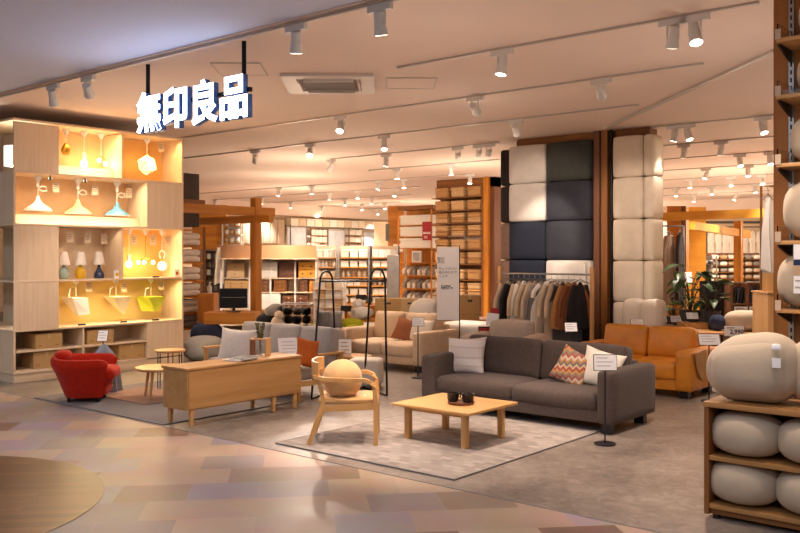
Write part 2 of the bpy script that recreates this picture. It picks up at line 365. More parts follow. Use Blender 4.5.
# cassette air conditioner and hatches
GR = math.radians(46.9)
x, y = gp(330, 82.5, CEIL)
ac = thing('air_conditioner', 'white square cassette air conditioner set in the ceiling near the sign', 'air conditioner', (x, y, CEIL-.002), GR-.1)
b = B()
for a0, a1, c0, c1 in ((-.52, .52, -.52, -.36), (-.52, .52, .36, .52), (-.52, -.36, -.36, .36), (.36, .52, -.36, .36)): b.box(a0, a1, c0, c1, -.035, 0)
b.obj('panel', 'ac_white', ac)
b = B().box(-.3, .3, -.3, .3, -.02, -.001)
for i in range(14): b.box(-.3, .3, -.29+i*.044, -.272+i*.044, -.032, -.02)
b.obj('grille', 'ac_grille', ac, label='grey slatted intake grille')
for k in range(4):
    o = B().box(-.28, .28, -.008, .008, -.06, -.01).obj('vane', 'ac_white', ac); a = k*PI/2
    o.rotation_euler = (0, 0, a); o.location = (-math.sin(a)*-.34, math.cos(a)*-.34, 0)
for px, py, w, lab in ((411, 83, .55, 'right of the air conditioner'), (240, 69, .5, 'left of the air conditioner, behind the sign')):
    x, y = gp(px, py, CEIL); h = thing('ceiling_hatch', 'thin rectangular access hatch outlined in the ceiling '+lab, 'hatch', (x, y, CEIL), GR-.1, 'ceiling hatches')
    B().box(-w/2, w/2, -.3, .3, -.006, 0).obj('lid', 'ceiling_paint', h)
    b = B()
    for s in (-1, 1): b.box(-w/2-.012, w/2+.012, s*.306-.006, s*.306+.006, -.009, 0); b.box(s*(w/2+.006)-.006, s*(w/2+.006)+.006, -.3, .3, -.009, 0)
    b.obj('frame', 'rail_grey', h)
# ================= lighting tracks with their spotlights =================
TRK = [(5.16, [(-60, 470)]), (7.06, [(400, 755)]), (8.94, [(90, 700)]), (10.85, [(170, 636)]), (12.9, [(332, 498), (650, 800)]), (15.2, [(370, 498), (664, 790)]),
       (17.4, [(180, 470), (664, 790)]), (19.7, [(190, 420), (664, 780)]), (22.2, [(200, 410), (664, 780)]), (25, [(210, 400), (664, 775)]), (28, [(240, 390), (664, 770)])]
ROWN = ['at the shop front edge', 'in the second row back', 'in the third row back', 'in the fourth row back', 'in the fifth row back', 'in the sixth row back', 'in the seventh row back', 'in the eighth row back', 'in the ninth row back', 'in the tenth row back', 'in the row furthest back']
HEADS = {0: [53, 88, 296, 380], 1: [502, 673, 695], 2: [130, 341, 475, 601], 3: [255, 310, 384, 516], 4: [331, 386, 458, 479, 489, 675, 688, 763], 5: [397, 451, 684, 721],
         6: [279, 312, 379, 404, 470, 740, 770], 7: [215, 262, 330, 358, 395, 706, 748], 8: [228, 291, 345, 372, 690, 731, 762], 9: [240, 300, 322, 362, 385, 676, 712, 755], 10: [252, 283, 336, 378, 694, 735]}
AIM = {(0, 53): (-10.6, 6.2, .8), (0, 88): (-11.2, 7.4, 1.9), (0, 296): (-6.2, 5.9, 0), (0, 380): (-4.9, 6.2, 0), (1, 502): (-4.9, 6.6, .3), (1, 673): (-3.6, 8, .4), (1, 695): (-2.0, 6.2, .6),
       (2, 130): (-11.5, 9.2, .8), (2, 341): (-7.6, 6.6, .3), (2, 475): (-7.4, 12.6, 2.2), (2, 601): (-5.9, 12.69, 2.0), (3, 255): (-15.0, 13.2, 1.1), (3, 310): (-9, 8, .3), (3, 384): (-8.5, 10, .4), (3, 516): (-7.45, 12.69, 2.0),
       (4, 675): (-5.6, 12.9, 2.6), (4, 458): (-13.8, 18.2, 2.6), (4, 479): (-13.6, 18.2, 2.4), (4, 489): (-13.4, 18.2, 2), (4, 331): (-15.0, 13.3, 1.1), (4, 688): (-4, 12.5, .5), (4, 763): (-3, 12, .5)}
b0 = B(); b0.box(-.12, .12, -.02, .02, -.055, -.0)
ME_ADAPT = b0.mesh('adapter', 'white_metal')
b0 = B()
for s in (-1, 1): b0.box(s*.05-.004, s*.05+.004, -.012, .012, -.17, -.055)
b0.box(-.054, .054, -.012, .012, -.062, -.052); ME_YOKE = b0.mesh('yoke', 'white_metal')
ME_HEAD = B().lathe([(.035, .1), (.043, .095), (.046, 0), (.058, -.075), (.056, -.083), (.05, -.083), (.047, -.07), (0, -.068)], 18).mesh('head', 'white_metal')
ME_LENS = B().lathe([(0, -.08), (.0495, -.08), (.0495, -.0845), (0, -.085)], 18).mesh('lens', 'lens')
LIGHTS = {}
def spot_data(w, ang, col, rad=.05, blend=.6):
    k = (w, ang, col)
    if k not in LIGHTS:
        l = bpy.data.lights.new('track_light', 'SPOT'); l.energy = w; l.spot_size = math.radians(ang); l.spot_blend = blend; l.color = col; l.shadow_soft_size = rad; LIGHTS[k] = l
    return LIGHTS[k]
WARM = (1, .80, .66)
def spotlight(x, y, label, group, w, ang, aim=None):
    t = thing('track_spotlight', label, 'spotlight', (x, y, CEIL-.02), 0, group)
    link('adapter', ME_ADAPT, parent=t); link('yoke', ME_YOKE, parent=t)
    if aim is None: d = Vector((random.uniform(-.3, .3), random.uniform(-.1, .45) if y < 17 else random.uniform(-.35, -.1), -1))
    else: d = Vector(aim)-Vector((x, y, CEIL-.19))
    q = d.to_track_quat('-Z', 'Y').to_euler()
    h = link('head', ME_HEAD, (0, 0, -.16), q, t); link('lens', ME_LENS, parent=h)
    lo = bpy.data.objects.new('track_light', spot_data(w, ang, WARM)); COL.objects.link(lo); lo.parent = t
    dn = d.normalized(); lo.location = Vector((0, 0, -.16))+dn*.14; lo.rotation_euler = q
for i, (ty, segs) in enumerate(TRK):
    for j, (a, c) in enumerate(segs):
        x0, x1 = pv(a, ty), pv(c, ty); side = '' if len(segs) == 1 else (', left of the padded pillar' if j == 0 else ', right of the padded pillar')
        t = thing('lighting_track', 'slim pale ceiling track for spotlights '+ROWN[i]+side, 'lighting track', ((x0+x1)/2, ty, CEIL), 0, 'ceiling lighting tracks')
        L = (x1-x0)/2
        B().box(-L, L, -.016, .016, -.02, 0).obj('rail', 'rail_grey', t)
        b = B()
        for s in (-1, 1): B().box(s*L-.03, s*L+.03, -.018, .018, -.023, 0).obj('end_cap', 'rail_grey', t)
        pass
    hs = HEADS[i]
    for j, px in enumerate(hs):
        x = pv(px, ty)
        w, ang = (285, 60) if i < 4 else ((330, 70) if i < 6 else (560, 90))
        if i == 0 and px < 100: w = 120 if px == 53 else 65
        a = AIM.get((i, px))
        if a and a[2] > 1.9: w, ang = (35, 60) if px == 675 else ((95, 42) if px in (458, 479, 489) else (300, 42))
        if (i, px) in ((3, 516), (2, 601)): w, ang = 300, 36
        if (i, px) in ((4, 331), (3, 255)): w, ang = 480, 44
        spotlight(x, ty, 'small white track spotlight %s, %s from left in that row' % (ROWN[i], nth(j)), 'white track spotlights', w, ang, a)
# headless spots added on the front track's unseen run and deeper, for right-hand fittings
for j, (x, y, aim) in enumerate(((-3.6, 5.16, (-3.7, 6.4, 0)), (-2.2, 5.16, (-1.6, 6, .8)), (-1.2, 5.16, (-1.3, 6.2, 1.6)), (-2.6, 9, (-3.4, 9.6, .3)))):
    lo = bpy.data.objects.new('track_light', spot_data(80, 66, WARM)); COL.objects.link(lo); lo.location = (x, y, CEIL-.2)
    lo.rotation_euler = (Vector(aim)-lo.location).to_track_quat('-Z', 'Y').to_euler()
# added cool area lights over the mall passage, out of view, without fittings
def area(x, y, z, sx, sy, w, col, d=(0, 0, -1), name='area_light', shape='RECTANGLE'):
    l = bpy.data.lights.new(name, 'AREA'); l.shape = shape; l.size = sx; l.size_y = sy; l.energy = w; l.color = col
    o = bpy.data.objects.new(name, l); COL.objects.link(o); o.location = (x, y, z); o.rotation_euler = Vector(d).to_track_quat('-Z', 'Y').to_euler(); return o
for x in (-12, -9, -6, -3, 0, 3):
    for y in (-2.5, 1.5): area(x, y, CEIL+.02, .6, .6, 34, (.8, .86, 1), name='mall_fill_light')
w = bpy.data.worlds.new('world'); SC.world = w; w.use_nodes = True
w.node_tree.nodes['Background'].inputs[0].default_value = (1, .86, .74, 1); w.node_tree.nodes['Background'].inputs[1].default_value = .25
# added fill lights without lamps, to brighten the ceiling as well as the goods
FILL = bpy.data.lights.new('fill_light', 'POINT'); FILL.energy = 17; FILL.color = (1, .8, .66); FILL.shadow_soft_size = .3; FILL.specular_factor = 0
FAR = FILL.copy(); FAR.energy = 100; FAR.color = (1, .77, .56)
for x, y in ((-10, 6.6), (-6.6, 8.9), (-3, 8.2), (-2.6, 11.2), (-9.6, 10.9), (-1.6, 7.6), (-8.6, 6.2), (-4.6, 5.8), (-1.8, 4.7), (-3.4, 14.6)):
    o = bpy.data.objects.new('fill_light', FILL); COL.objects.link(o); o.location = (x, y, 2.25)
for x, y in ((-13, 12.5), (-11, 15.5), (-16, 15), (-19, 18), (-20.5, 25.5), (-23.5, 25), (-17, 26), (-13, 23), (-21, 29), (-10.5, 20), (-4.2, 19.5), (-7, 21), (-3, 21), (-6.5, 26), (-3, 26.5), (-10, 28), (-14, 30)):
    o = bpy.data.objects.new('fill_light', FAR); COL.objects.link(o); o.location = (x, y, 2.3)
# ================= camera and view =================
cam = bpy.data.cameras.new('camera'); co = bpy.data.objects.new('camera', cam); COL.objects.link(co)
cam.sensor_width = 36; cam.lens = 36*FPX/800; cam.shift_y = -11.5/800
co.location = (0, 0, EYE); co.rotation_euler = (PI/2, 0, math.radians(40)); SC.camera = co
SC.view_settings.view_transform = 'Standard'; SC.view_settings.look = 'None'; SC.view_settings.gamma = 1; SC.view_settings.use_curve_mapping = False
SC.view_settings.exposure = .16
SC.cycles.use_denoising = True; SC.cycles.max_bounces = 7; SC.cycles.diffuse_bounces = 4; SC.cycles.glossy_bounces = 3; SC.cycles.transmission_bounces = 6; SC.cycles.transparent_max_bounces = 8
SC.cycles.caustics_reflective = False; SC.cycles.caustics_refractive = False; SC.cycles.sample_clamp_indirect = 6
# ================= the hanging shop sign =================
sx0, sx1 = pv(140.5, 5.3), pv(253.5, 5.3); pit = (sx1-sx0)/4
sg = thing('shop_sign', 'hanging white lit sign of four letters 無印良品 on two dark rods', 'sign', ((sx0+sx1)/2, 5.3, 2.955), 0)
for i, ch in enumerate('無印良品'):
    lx = -1.5*pit+i*pit
    o = text('letter', ch, .435, (lx, -.052, .2), (PI/2, 0, 0), 'letter_face', sg, .003, .011)
    text('letter_return', ch, .435, (0, 0, -.034), (0, 0, 0), 'letter_side', o, .03, .014)
for px in (148, 244):
    B().cyl(pv(px, 5.3)-(sx0+sx1)/2, .0, .3, CEIL-2.955+.02, .022, n=10).obj('rod', 'black_metal', sg)
B().box(-(sx1-sx0)/2+.05, (sx1-sx0)/2-.05, .0, .03, .27, .31).obj('rail', 'black_metal', sg)
# ================= the lamp display wall at the left =================
DX = -11.3; DZ = [0, .13, .69, 1.345, 2.105, 2.81, 3.49]
vA, vB, vC, vD, vE, vF = pu(13.5, DX), pu(58, DX), pu(122.5, DX), pu(148, DX), pu(183.5, DX), pu(83.5, DX)
DEPB = .52; T = .03
dw = thing('lamp_display_unit', 'tall pale plywood display wall of stacked open boxes holding lamps', 'display shelf', (DX-.3, (vA+vE)/2, 0))
OX, OY = DX-.3, (vA+vE)/2
def part(name, x0, x1, y0, y1, z0, z1, m, label=None, p=dw):
    return B().bbox(x0-OX, x1-OX, y0-OY, y1-OY, z0, z1, .004).obj(name, m, p, label=label)
XL = DX-1.6     # the wall runs back out of view on its short side
part('back_panel', XL, DX-DEPB, vB-.0, vE, 0, DZ[6], 'plywood_z')
part('top_board', XL, DX, vA, vE, DZ[6], DZ[6]+T, 'plywood_y')
part('end_panel', DX-DEPB, DX, vE-T, vE, 0, DZ[6], 'plywood_z')
for z in DZ[2:6]: part('shelf_board', DX-DEPB, DX+.006, vB, vE, z-T/2, z+T/2, 'plywood_y')
for z in DZ[1:6]: part('shelf_board', XL, DX+.005, vA-.008, vB-.001, z-T/2, z+T/2, 'plywood_y')
part('plinth', XL, DX-.01, vA+.01, vE, 0, DZ[1], 'plywood_y')
for a, c, i, j in ((vA, vB, 5, 6), (vA, vB, 2, 4), (vD, vE, 4, 5), (vD, vE, 1, 2)): part('blank_panel', DX-.03, DX, a+.004, c, DZ[i]+T/2, DZ[j]-T/2, 'plywood_z')
for y, i, j in ((vB, 5, 6), (vC, 5, 6), (vA+T/2, 4, 5), (vD, 4, 5), (vB, 2, 4), (vC, 3, 4), (vA+T/2, 1, 2), (vF, 1, 2), (vD, 1, 2)): part('divider', DX-DEPB, DX, y-T/2, y+T/2, DZ[i]+T/2, DZ[j]-T/2, 'plywood_z')
zm = .41
part('shelf_board', DX-DEPB, DX, vA+T, vD-T/2, zm-T/2, zm+T/2, 'plywood_y'); part('shelf_board', DX-DEPB, DX, vA+T, vD-T/2, DZ[1], DZ[1]+T, 'plywood_y')
part('back_panel', DX-1.0, DX-.035, vB-.03, vB, DZ[2], DZ[4], 'plywood_z')
part('blank_panel', XL, DX-.006, vA-.006, vA-.001, DZ[4]+T/2, DZ[5]-T/2, 'plywood_z'); part('blank_panel', XL, DX-.006, vA-.006, vA-.001, DZ[1]+T/2, DZ[2]-T/2, 'plywood_z')
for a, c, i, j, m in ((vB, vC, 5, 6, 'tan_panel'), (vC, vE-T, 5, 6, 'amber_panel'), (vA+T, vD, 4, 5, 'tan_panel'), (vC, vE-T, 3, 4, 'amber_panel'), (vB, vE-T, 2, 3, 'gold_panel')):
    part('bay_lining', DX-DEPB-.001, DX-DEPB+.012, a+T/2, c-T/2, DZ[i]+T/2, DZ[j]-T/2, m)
# warm strip lights under the front lip of each lit box
def strip(a, c, z, wt, col, xo=.09):
    o = area(DX-xo, (a+c)/2, z, .05, (c-a)*.85, wt, col, (-.35, 0, -1), 'display_strip_light')
    o.rotation_euler = Euler((0, math.radians(-20), 0))
AMB = (1, .66, .3)
strip(vB, vC, DZ[6]-.05, 7, AMB); strip(vC, vE, DZ[6]-.05, 8, (1, .6, .22)); strip(vA, vD, DZ[5]-.05, 22, (1, .74, .46)); strip(vC, vE, DZ[4]-.05, 3.5, (1, .7, .36)); strip(vB, vE, DZ[3]-.05, 21, (1, .76, .36)); strip(vB, vC, DZ[4]-.05, 2, (1, .75, .5))
for a, c, zz, wt in ((vA, vD, DZ[4], 4), (vB, vC, DZ[5], 1.8), (vB, vE, DZ[2], 1.4)): area(DX-.06, (a+c)/2, zz+.03, (c-a)*.85, .03, wt, (1, .78, .5), (-1, 0, .25), 'display_strip_light')
for a, c, k in ((vA+T, vD, 4), (vB, vC, 5)): part('riser_board', DX-.46, DX-.2, a+T/2, c-T/2, DZ[k]+T/2, DZ[k]+.15, 'plywood_y')
xm = DX-.27     # mid depth of the bays
BULBS = bpy.data.lights.new('bulb_light', 'POINT'); BULBS.energy = 2.2; BULBS.color = (1, .68, .35); BULBS.shadow_soft_size = .05
def bulb_light(p, loc):
    o = bpy.data.objects.new('bulb_light', BULBS); COL.objects.link(o); o.parent = p; o.location = loc
def canopy(t, z, cord_to, m='cord_white'):
    B().lathe([(.012, -.09), (.05, -.03), (.05, 0)], 16, (0, 0, z)).obj('canopy', 'white_metal', t)
    B().tube([(0, 0, z-.08), (0, 0, cord_to)], .006, 6).obj('cord', m, t)
# top row, first box: three hanging lamps
zt = DZ[6]-.002; y = pu(66, xm); z = zy(150, xm, y)
t = thing('pendant_lamp', 'dim pale pendant lamp hanging leftmost in the top row of the display wall', 'lamp', (xm, y, z), 0, 'lamps in the display wall')
canopy(t, zt-z, .1); B().lathe([(.02, .1), (.045, .06), (.07, .0), (.05, -.06), (.0, -.07)], 18).obj('shade', 'brass', t)
y = pu(84, xm); z = zy(164, xm, y)
t = thing('pendant_lamp', 'hanging lamp with a bare glowing bulb, middle of three in the top left box', 'lamp', (xm, y, z), 0, 'lamps in the display wall')
canopy(t, zt-z, .16); B().lathe([(.03, .04), (.035, .12), (.02, .17)], 14).obj('socket', 'plastic_white', t); B().ball(0, 0, 0, .05, .05, .06).obj('bulb', 'bulb', t); bulb_light(t, (.12, 0, 0))
y = pu(101, xm); z = zy(162, xm, y)
t = thing('pendant_lamp', 'hanging lamp with two small glowing bulbs under a white cone canopy', 'lamp', (xm, y, z), 0, 'lamps in the display wall')
canopy(t, zt-z, .06); B().tube([(0, -.03, .06), (0, .0, .08), (0, .07, .02)], .008).obj('arm', 'brass', t)
for dy, dz in ((-.03, .02), (.07, -.02)): B().ball(0, dy, dz, .028, .028, .032, n=12, m=8).obj('bulb', 'bulb', t)
bulb_light(t, (.1, 0, -.03))
# top row, second box: faceted globe
y = pu(147, xm); z = zy(165, xm, y)
t = thing('pendant_lamp', 'faceted glowing globe lamp hanging in the amber box at the top right', 'lamp', (xm, y, z), 0, 'lamps in the display wall')
canopy(t, zt-z, .16)
bm = bmesh.new(); bmesh.ops.create_icosphere(bm, subdivisions=1, radius=.165); me = bpy.data.meshes.new('globe'); bm.to_mesh(me); me.materials.append(MATS['globe']); link('globe', me, (0, 0, 0), (.3, .2, .5), t)
b = B()
for e in bm.edges: b.tube([e.verts[0].co*1.01, e.verts[1].co*1.01], .005, 5)
b.obj('wire_frame', 'brass', t, rot=(.3, .2, .5)); bm.free(); bulb_light(t, (.22, 0, 0))
# second row: three bell pendants
ztop = DZ[5]-T/2-.001
for px, m, lab in ((38, 'lamp_white', 'white bell shaped pendant lamp in the second row of the display wall'), (78, 'lamp_cream', 'yellow bell shaped pendant lamp in the second row of the display wall'), (117, 'lamp_blue', 'blue bell shaped pendant lamp in the second row of the display wall')):
    y = pu(px, xm); z = zy({38: 210.5, 78: 213.5, 117: 215.5}[px], xm, y)
    t = thing('pendant_lamp', lab, 'lamp', (xm, y, z), 0, 'lamps in the display wall')
    canopy(t, ztop-z, .16)
    B().lathe([(.185, 0), (.175, .02), (.12, .06), (.06, .1), (.03, .15), (.022, .19), (.012, .2), (0, .2)], 28).obj('shade', m, t)
    B().lathe([(.183, -.008), (.186, .0), (.175, .012), (.0, .015)], 28).obj('rim', 'lamp_white', t)
    B().lathe([(.02, 0), (.02, .07)], 12, (0, 0, ztop-z-.15)).obj('cord_adjuster', 'plastic_white', t)
    B().tube([(0, .0, .3), (.02, .05, .34), (.03, .1, .33), (.02, .12, .28), (0, .06, .27), (0, .01, .3)], .006, 6).obj('cord_loop', 'cord_white', t)
# third row, dim box: three table lamps
for px, m, lab in ((64, 'lamp_green', 'table lamp with pale green round base and white cone shade'), (80.5, 'lamp_yellow', 'table lamp with yellow round base and white cone shade'), (99, 'lamp_navy', 'table lamp with navy blue base and white cone shade')):
    xx = DX-.2; y = pu(px, xx)
    t = thing('table_lamp', lab+' on the display wall', 'lamp', (xx, y, DZ[3]+T/2), 0, 'table lamps on the display wall')
    pr = [(.05, 0), (.06, .01), (.073, .06), (.072, .1), (.05, .15), (.024, .175), (.018, .2)] if px != 99 else [(.07, 0), (.075, .02), (.07, .07), (.04, .12), (.024, .16), (.018, .2)]
    B().lathe(pr, 20).obj('base', m, t); B().lathe([(.085, .2), (.045, .385), (.043, .385), (.082, .2)], 22).obj('shade', 'linen_white', t); B().cyl(0, 0, .19, .23, .012, n=8).obj('stem', 'brass', t)
# third row, amber box: branch lamp, bulb lamp, globe on loop
ztop = DZ[4]-T/2-.001
y = pu(129, xm); z = zy(264, xm, y)
t = thing('pendant_lamp', 'bare glowing bulb lamp at the left of the amber box in the third row', 'lamp', (xm, y, z), 0, 'lamps in the display wall')
canopy(t, ztop-z, .14); B().lathe([(.03, .04), (.03, .14)], 12).obj('socket', 'plastic_white', t); B().ball(0, 0, 0, .045, .045, .055).obj('bulb', 'bulb', t); bulb_light(t, (.12, 0, 0))
y = pu(145.5, xm); z = zy(261, xm, y)
t = thing('pendant_lamp', 'brass branch lamp with three small glowing bulbs in the amber box', 'lamp', (xm, y, z), 0, 'lamps in the display wall')
canopy(t, ztop-z, .06, 'brass'); bb = B()
for a in (0.6, 2.7, 4.7): bb.tube([(0, 0, .06), (.06*math.cos(a), .06*math.sin(a), .03), (.11*math.cos(a), .11*math.sin(a), -.01)], .008)
bb.obj('branch_arms', 'brass', t)
for a in (0.6, 2.7, 4.7): B().ball(.12*math.cos(a), .12*math.sin(a), -.02, .025, .025, .03, n=12, m=8).obj('bulb', 'bulb', t)
bulb_light(t, (.2, 0, -.05))
y = pu(162, xm); z = zy(266, xm, y)
t = thing('pendant_lamp', 'round glowing globe hung from a cord loop at right of the amber box', 'lamp', (xm, y, z), 0, 'lamps in the display wall')
canopy(t, ztop-z, .25); B().tube([(0, .05*math.cos(i*PI/6), .18+.06*math.sin(i*PI/6)) for i in range(12)], .01, 6, True).obj('loop', 'cord_white', t); B().ball(0, 0, 0, .07, .07, .075).obj('globe', 'globe', t); B().cyl(0, 0, .06, .13, .02, n=10).obj('socket', 'brass', t); bulb_light(t, (.14, 0, 0))
# fourth row: folded paper shades
ztop = DZ[3]-T/2-.001
for px, py, m, lab in ((76, 306, 'white_paper', 'white folded paper pendant shade with pleated facets'), (116, 305, 'cream_paper', 'cream folded paper pendant shade tapering to a point'), (151, 305, 'lime_paper', 'lime green folded paper pendant shade like a shallow box')):
    y = pu(px, xm); z = zy(py, xm, y); t = thing('paper_pendant_lamp', lab+', bottom row of the display wall', 'lamp', (xm, y, z), 0, 'paper pendant lamps')
    h = .13
    if px == 151: top = [(.2*sx, .2*sy, h) for sx, sy in ((-1, -1), (1, -1), (1, 1), (-1, 1))]; bot = [(.17, -.02, -.09), (.05, .15, -.09), (-.1, .1, -.09), (-.08, -.17, -.09)]
    elif px == 116: top = [(-.2, -.17, h), (.2, -.2, h*.98), (.19, .2, h*.96), (-.2, .19, h)]; bot = [(.05, .1, -.14), (.08, .14, -.14), (.04, .16, -.14), (0, .12, -.14)]
    else: top = [(-.2, -.2, h), (.2, -.19, h), (.17, .14, h*.9), (-.18, .15, h*.9)]; bot = [(.1, .0, -.13), (.13, .2, -.12), (-.05, .2, -.12), (-.07, .02, -.13)]
    me = bpy.data.meshes.new('shade'); me.from_pydata([(p*.78, q*.78, r) for p, q, r in top+bot], [], [(0, 1, 4), (0, 4, 7), (1, 2, 5), (1, 5, 4), (2, 3, 6), (2, 6, 5), (3, 0, 7), (3, 7, 6), (4, 5, 6, 7), (3, 2, 1, 0)]); me.materials.append(MATS[m]); link('shade', me, parent=t)
    B().tube([(0, 0, ztop-z), (0, 0, h)], .006, 6).obj('cord', 'cord_white', t); B().lathe([(.012, -.06), (.04, -.02), (.04, 0)], 14, (0, 0, ztop-z)).obj('canopy', 'white_metal', t)
    B().tube([(.0, -.04, h+.14), (.02, -.1, h+.12), (.02, -.12, h+.03), (0, -.11, h)], .008, 6).obj('cord_loop', 'cord_white', t)
# short side: big white shade, lit lamp below
t = thing('drum_lamp', 'large glowing white drum shade lamp in the corner box at the far left edge', 'lamp', (DX-.26, vA+.24, DZ[5]+.1), 0)
B().lathe([(.22, 0), (.22, .26), (.215, .26), (.215, 0)], 28).obj('shade', 'shade_lit', t); B().cyl(0, 0, .2, DZ[6]-DZ[5]-.105, .012, n=8).obj('cord', 'cord_white', t); B().lathe([(.03, -.1), (.05, 0)], 12, (0, 0, DZ[6]-DZ[5]-.105)).obj('canopy', 'white_metal', t); bulb_light(t, (0, 0, -.05))
t = thing('cone_lamp', 'glowing white cone shaded lamp in the tall corner box at far left', 'lamp', (DX-.22, vA+.3, DZ[2]+T/2), 0)
B().cyl(0, 0, 0, .55, .012, n=8).obj('stem', 'brass', t); B().lathe([(.09, 0), (.09, .015)], 18).obj('base', 'brass', t); B().lathe([(.13, .5), (.055, .72), (.05, .72), (.125, .5)], 20).obj('shade', 'shade_lit', t)
# price cards hung in the boxes, small black plates, price cards with coloured dots
for i, (px, py, lab) in enumerate(((161, 147, 'beside the faceted globe'), (56, 187, 'right of the white bell lamp'), (95, 190, 'right of the yellow bell lamp'), (129, 193, 'right of the blue bell lamp'), (70, 237, 'above the green based table lamp'), (87.5, 238, 'above the yellow based table lamp'), (104, 239, 'above the navy based table lamp'), (134, 240, 'at left in the amber box of the third row'), (153, 240, 'right of the branch lamp'), (168, 241, 'above the globe on its loop'), (89, 287, 'right of the white paper shade'), (124, 287, 'right of the cream paper shade'), (161, 285, 'above the lime paper shade'))):
    xx = DX-.28; y = pu(px, xx); z = zy(py, xx, y)
    row = [k for k in range(2, 7) if DZ[k] > z][0]
    t = thing('price_card', 'small white price card hanging '+lab, 'price card', (xx, y, z), PI/2, 'hanging price cards in the lamp wall')
    B().box(-.05, .05, -.002, .002, -.075, .075).obj('card', 'card_tint', t); b = B()
    for k in range(3): b.box(-.035, .02+.01*(k % 2), -.004, -.002, .03-k*.03, .037-k*.03)
    b.obj('printed_lines', 'ink', t); B().tube([(0, 0, .075), (0, 0, DZ[row]-T/2-z)], .002, 5).obj('string', 'cord_white', t)
for px, zz, lab in ((82, DZ[2], 'below the white paper shade'), (123.6, DZ[2], 'below the cream paper shade'), (155.6, DZ[2], 'below the lime paper shade'), (156, DZ[3], 'below the branch lamp')):
    y = pu(px, DX-.05); tag(B().bbox(-.012, .012, -.055, .055, 0, .022, .003).obj('price_plate', 'black_plastic', loc=(DX-.05, y, zz+T/2)), 'small black price plate on the shelf '+lab, 'price plate', 'black price plates')
for px, zz, c, lab in ((117, DZ[3], 'lamp_yellow', 'with a yellow dot beside the table lamps'), (177, DZ[3], 'orange_fabric', 'with an orange dot at the right of the amber box')):
    y = pu(px, DX-.08); t = thing('leaflet_card', 'square white card '+lab, 'card', (DX-.08, y, zz+T/2), PI/2)
    B().box(-.05, .05, -.004, .004, 0, .12).obj('card', 'sign_white', t); B().lathe([(.028, 0), (.028, .002)], 16, mtx=TR(0, -.004, .055)@RX(PI/2)).obj('dot', c, t)
for px, lab in ((50, 'white'), (85, 'yellow')):
    y = pu(px, DX-.08); t = thing('mini_spotlight', 'tiny black spotlight under the shelf near the %s bell lamp' % lab, 'spotlight', (DX-.08, y, DZ[5]-T/2), 0)
    B().cyl(0, 0, -.03, 0, .008, n=8).obj('stem', 'black_metal', t); B().cyl(0, 0, -.065, -.025, .022, n=12).obj('head', 'black_metal', t)
# kraft boxes in the base
def kraft(name, label, group, x, y, z, w, d, h, rz=0, m='kraft', cat='box', holes=True):
    t = thing(name, label, cat, (x, y, z), rz, group)
    B().bbox(-w/2, w/2, -d/2, d/2, 0, h, .005).obj('body', m, t)
    b = B().box(-w/2-.001, w/2+.001, -.025, .025, h-.001, h+.001); b.box(-.02, .02, -d/2-.001, -d/2, h*.7, h+.0)
    b.obj('tape', 'kraft_light', t)
    b = B()
    for s in (-1, 1):
        for k in range(3): b.box(s*w*.32+k*.02-.03, s*w*.32+k*.02-.018, -d/2-.0012, -d/2, h*.16, h*.16+.018)
    b.obj('printed_marks', 'kraft_dark', t)
    if holes: B().box(-w*.12, w*.12, -d/2-.002, -d/2, h*.72, h*.82).obj('hand_hole', 'goods_dark', t)
    return t
for px0, px1, zz, h, lab in ((36, 65, zm, .2, 'upper shelf under the blank panel'), (34, 62, DZ[1], .22, 'lower shelf behind the red armchair'), (88, 116, zm, .2, 'upper shelf behind the small sign'), (120, 147, DZ[1], .22, 'lower shelf right of the small sign')):
    a, c = pu(px0, DX), pu(px1, DX); kraft('cardboard_box', 'brown cardboard box in the display wall base, '+lab, 'cardboard boxes in the display base', DX-.22, (a+c)/2, zz+(T if zz < .3 else T/2), c-a-.03, .36, h, PI/2, holes=False)
# ================= rugs =================
tag(B().bbox(-1.28, 1.32, -.98, .98, 0, .012, .004).obj('rug', 'rug_grey', loc=(-8.7, 6.1, .001)), 'plain dark grey rug under the red armchair and sideboard', 'rug')
x, y = gp(150, 397)
tag(B().bbox(-.62, .5, -.4, .4, 0, .008, .003).obj('rug', 'rug_light_patch', loc=(x, y, .0135)), 'pinkish patch of light made as a thin mat beside the round wooden table', 'rug')  # pool of light on the grey rug, put in as a coloured mat
rg = thing('rug', 'light grey broken check rug under the wooden armchair and coffee table', 'rug', (-4.9, 6.45, .001), 0)
B().bbox(-.99, 1.0, -1.17, 1.35, 0, .012, .004).obj('pile', 'rug_check', rg); B().tube([(-.99, -1.17, .006), (1, -1.17, .006), (1, 1.35, .006), (-.99, 1.35, .006)], .008, 6, True).obj('binding', 'goods_grey', rg)
# ================= red tub armchair =================
x, y = pd(87, 10.15)
ch = thing('tub_armchair', 'red wool tub armchair with a rolled headrest on the grey rug', 'armchair', (x, y, .016), math.radians(136))
b = B(); N = 30; vs = []; fs = []
prof = [(.60, .05), (.72, .17), (.87, .32), (1.0, -.10), (1.01, -.05), (.97, -.01), (.90, .0), (.82, -.02), (.77, -.07), (.74, -.14), (.70, .2)]
K = len(prof)
for i in range(N+1):
    a = -PI*.18-(PI*1.64)*i/N+PI*1.0; a = math.radians(-50)+math.radians(280)*i/N
    ca, sa = math.cos(a), math.sin(a); e = .78; px_ = .385*math.copysign(abs(ca)**e, ca); py_ = .38*math.copysign(abs(sa)**e, sa)
    H = .5+.03*max(0, sa)**3; en = min(i, N-i); sh = {0: .55, 1: .82}.get(en, 1)
    for r, z in prof:
        zz = z if z > 0.04 and r != 1.0 else H+z
        if r in (.60, .72, .87, .70) and z > 0: zz = z
        rm = .86; rr = rm+(r-rm)*sh; zz = zz if zz < H*.6 else H-.08+(zz-H+.08)*sh
        vs.append((px_*rr, py_*rr, zz))
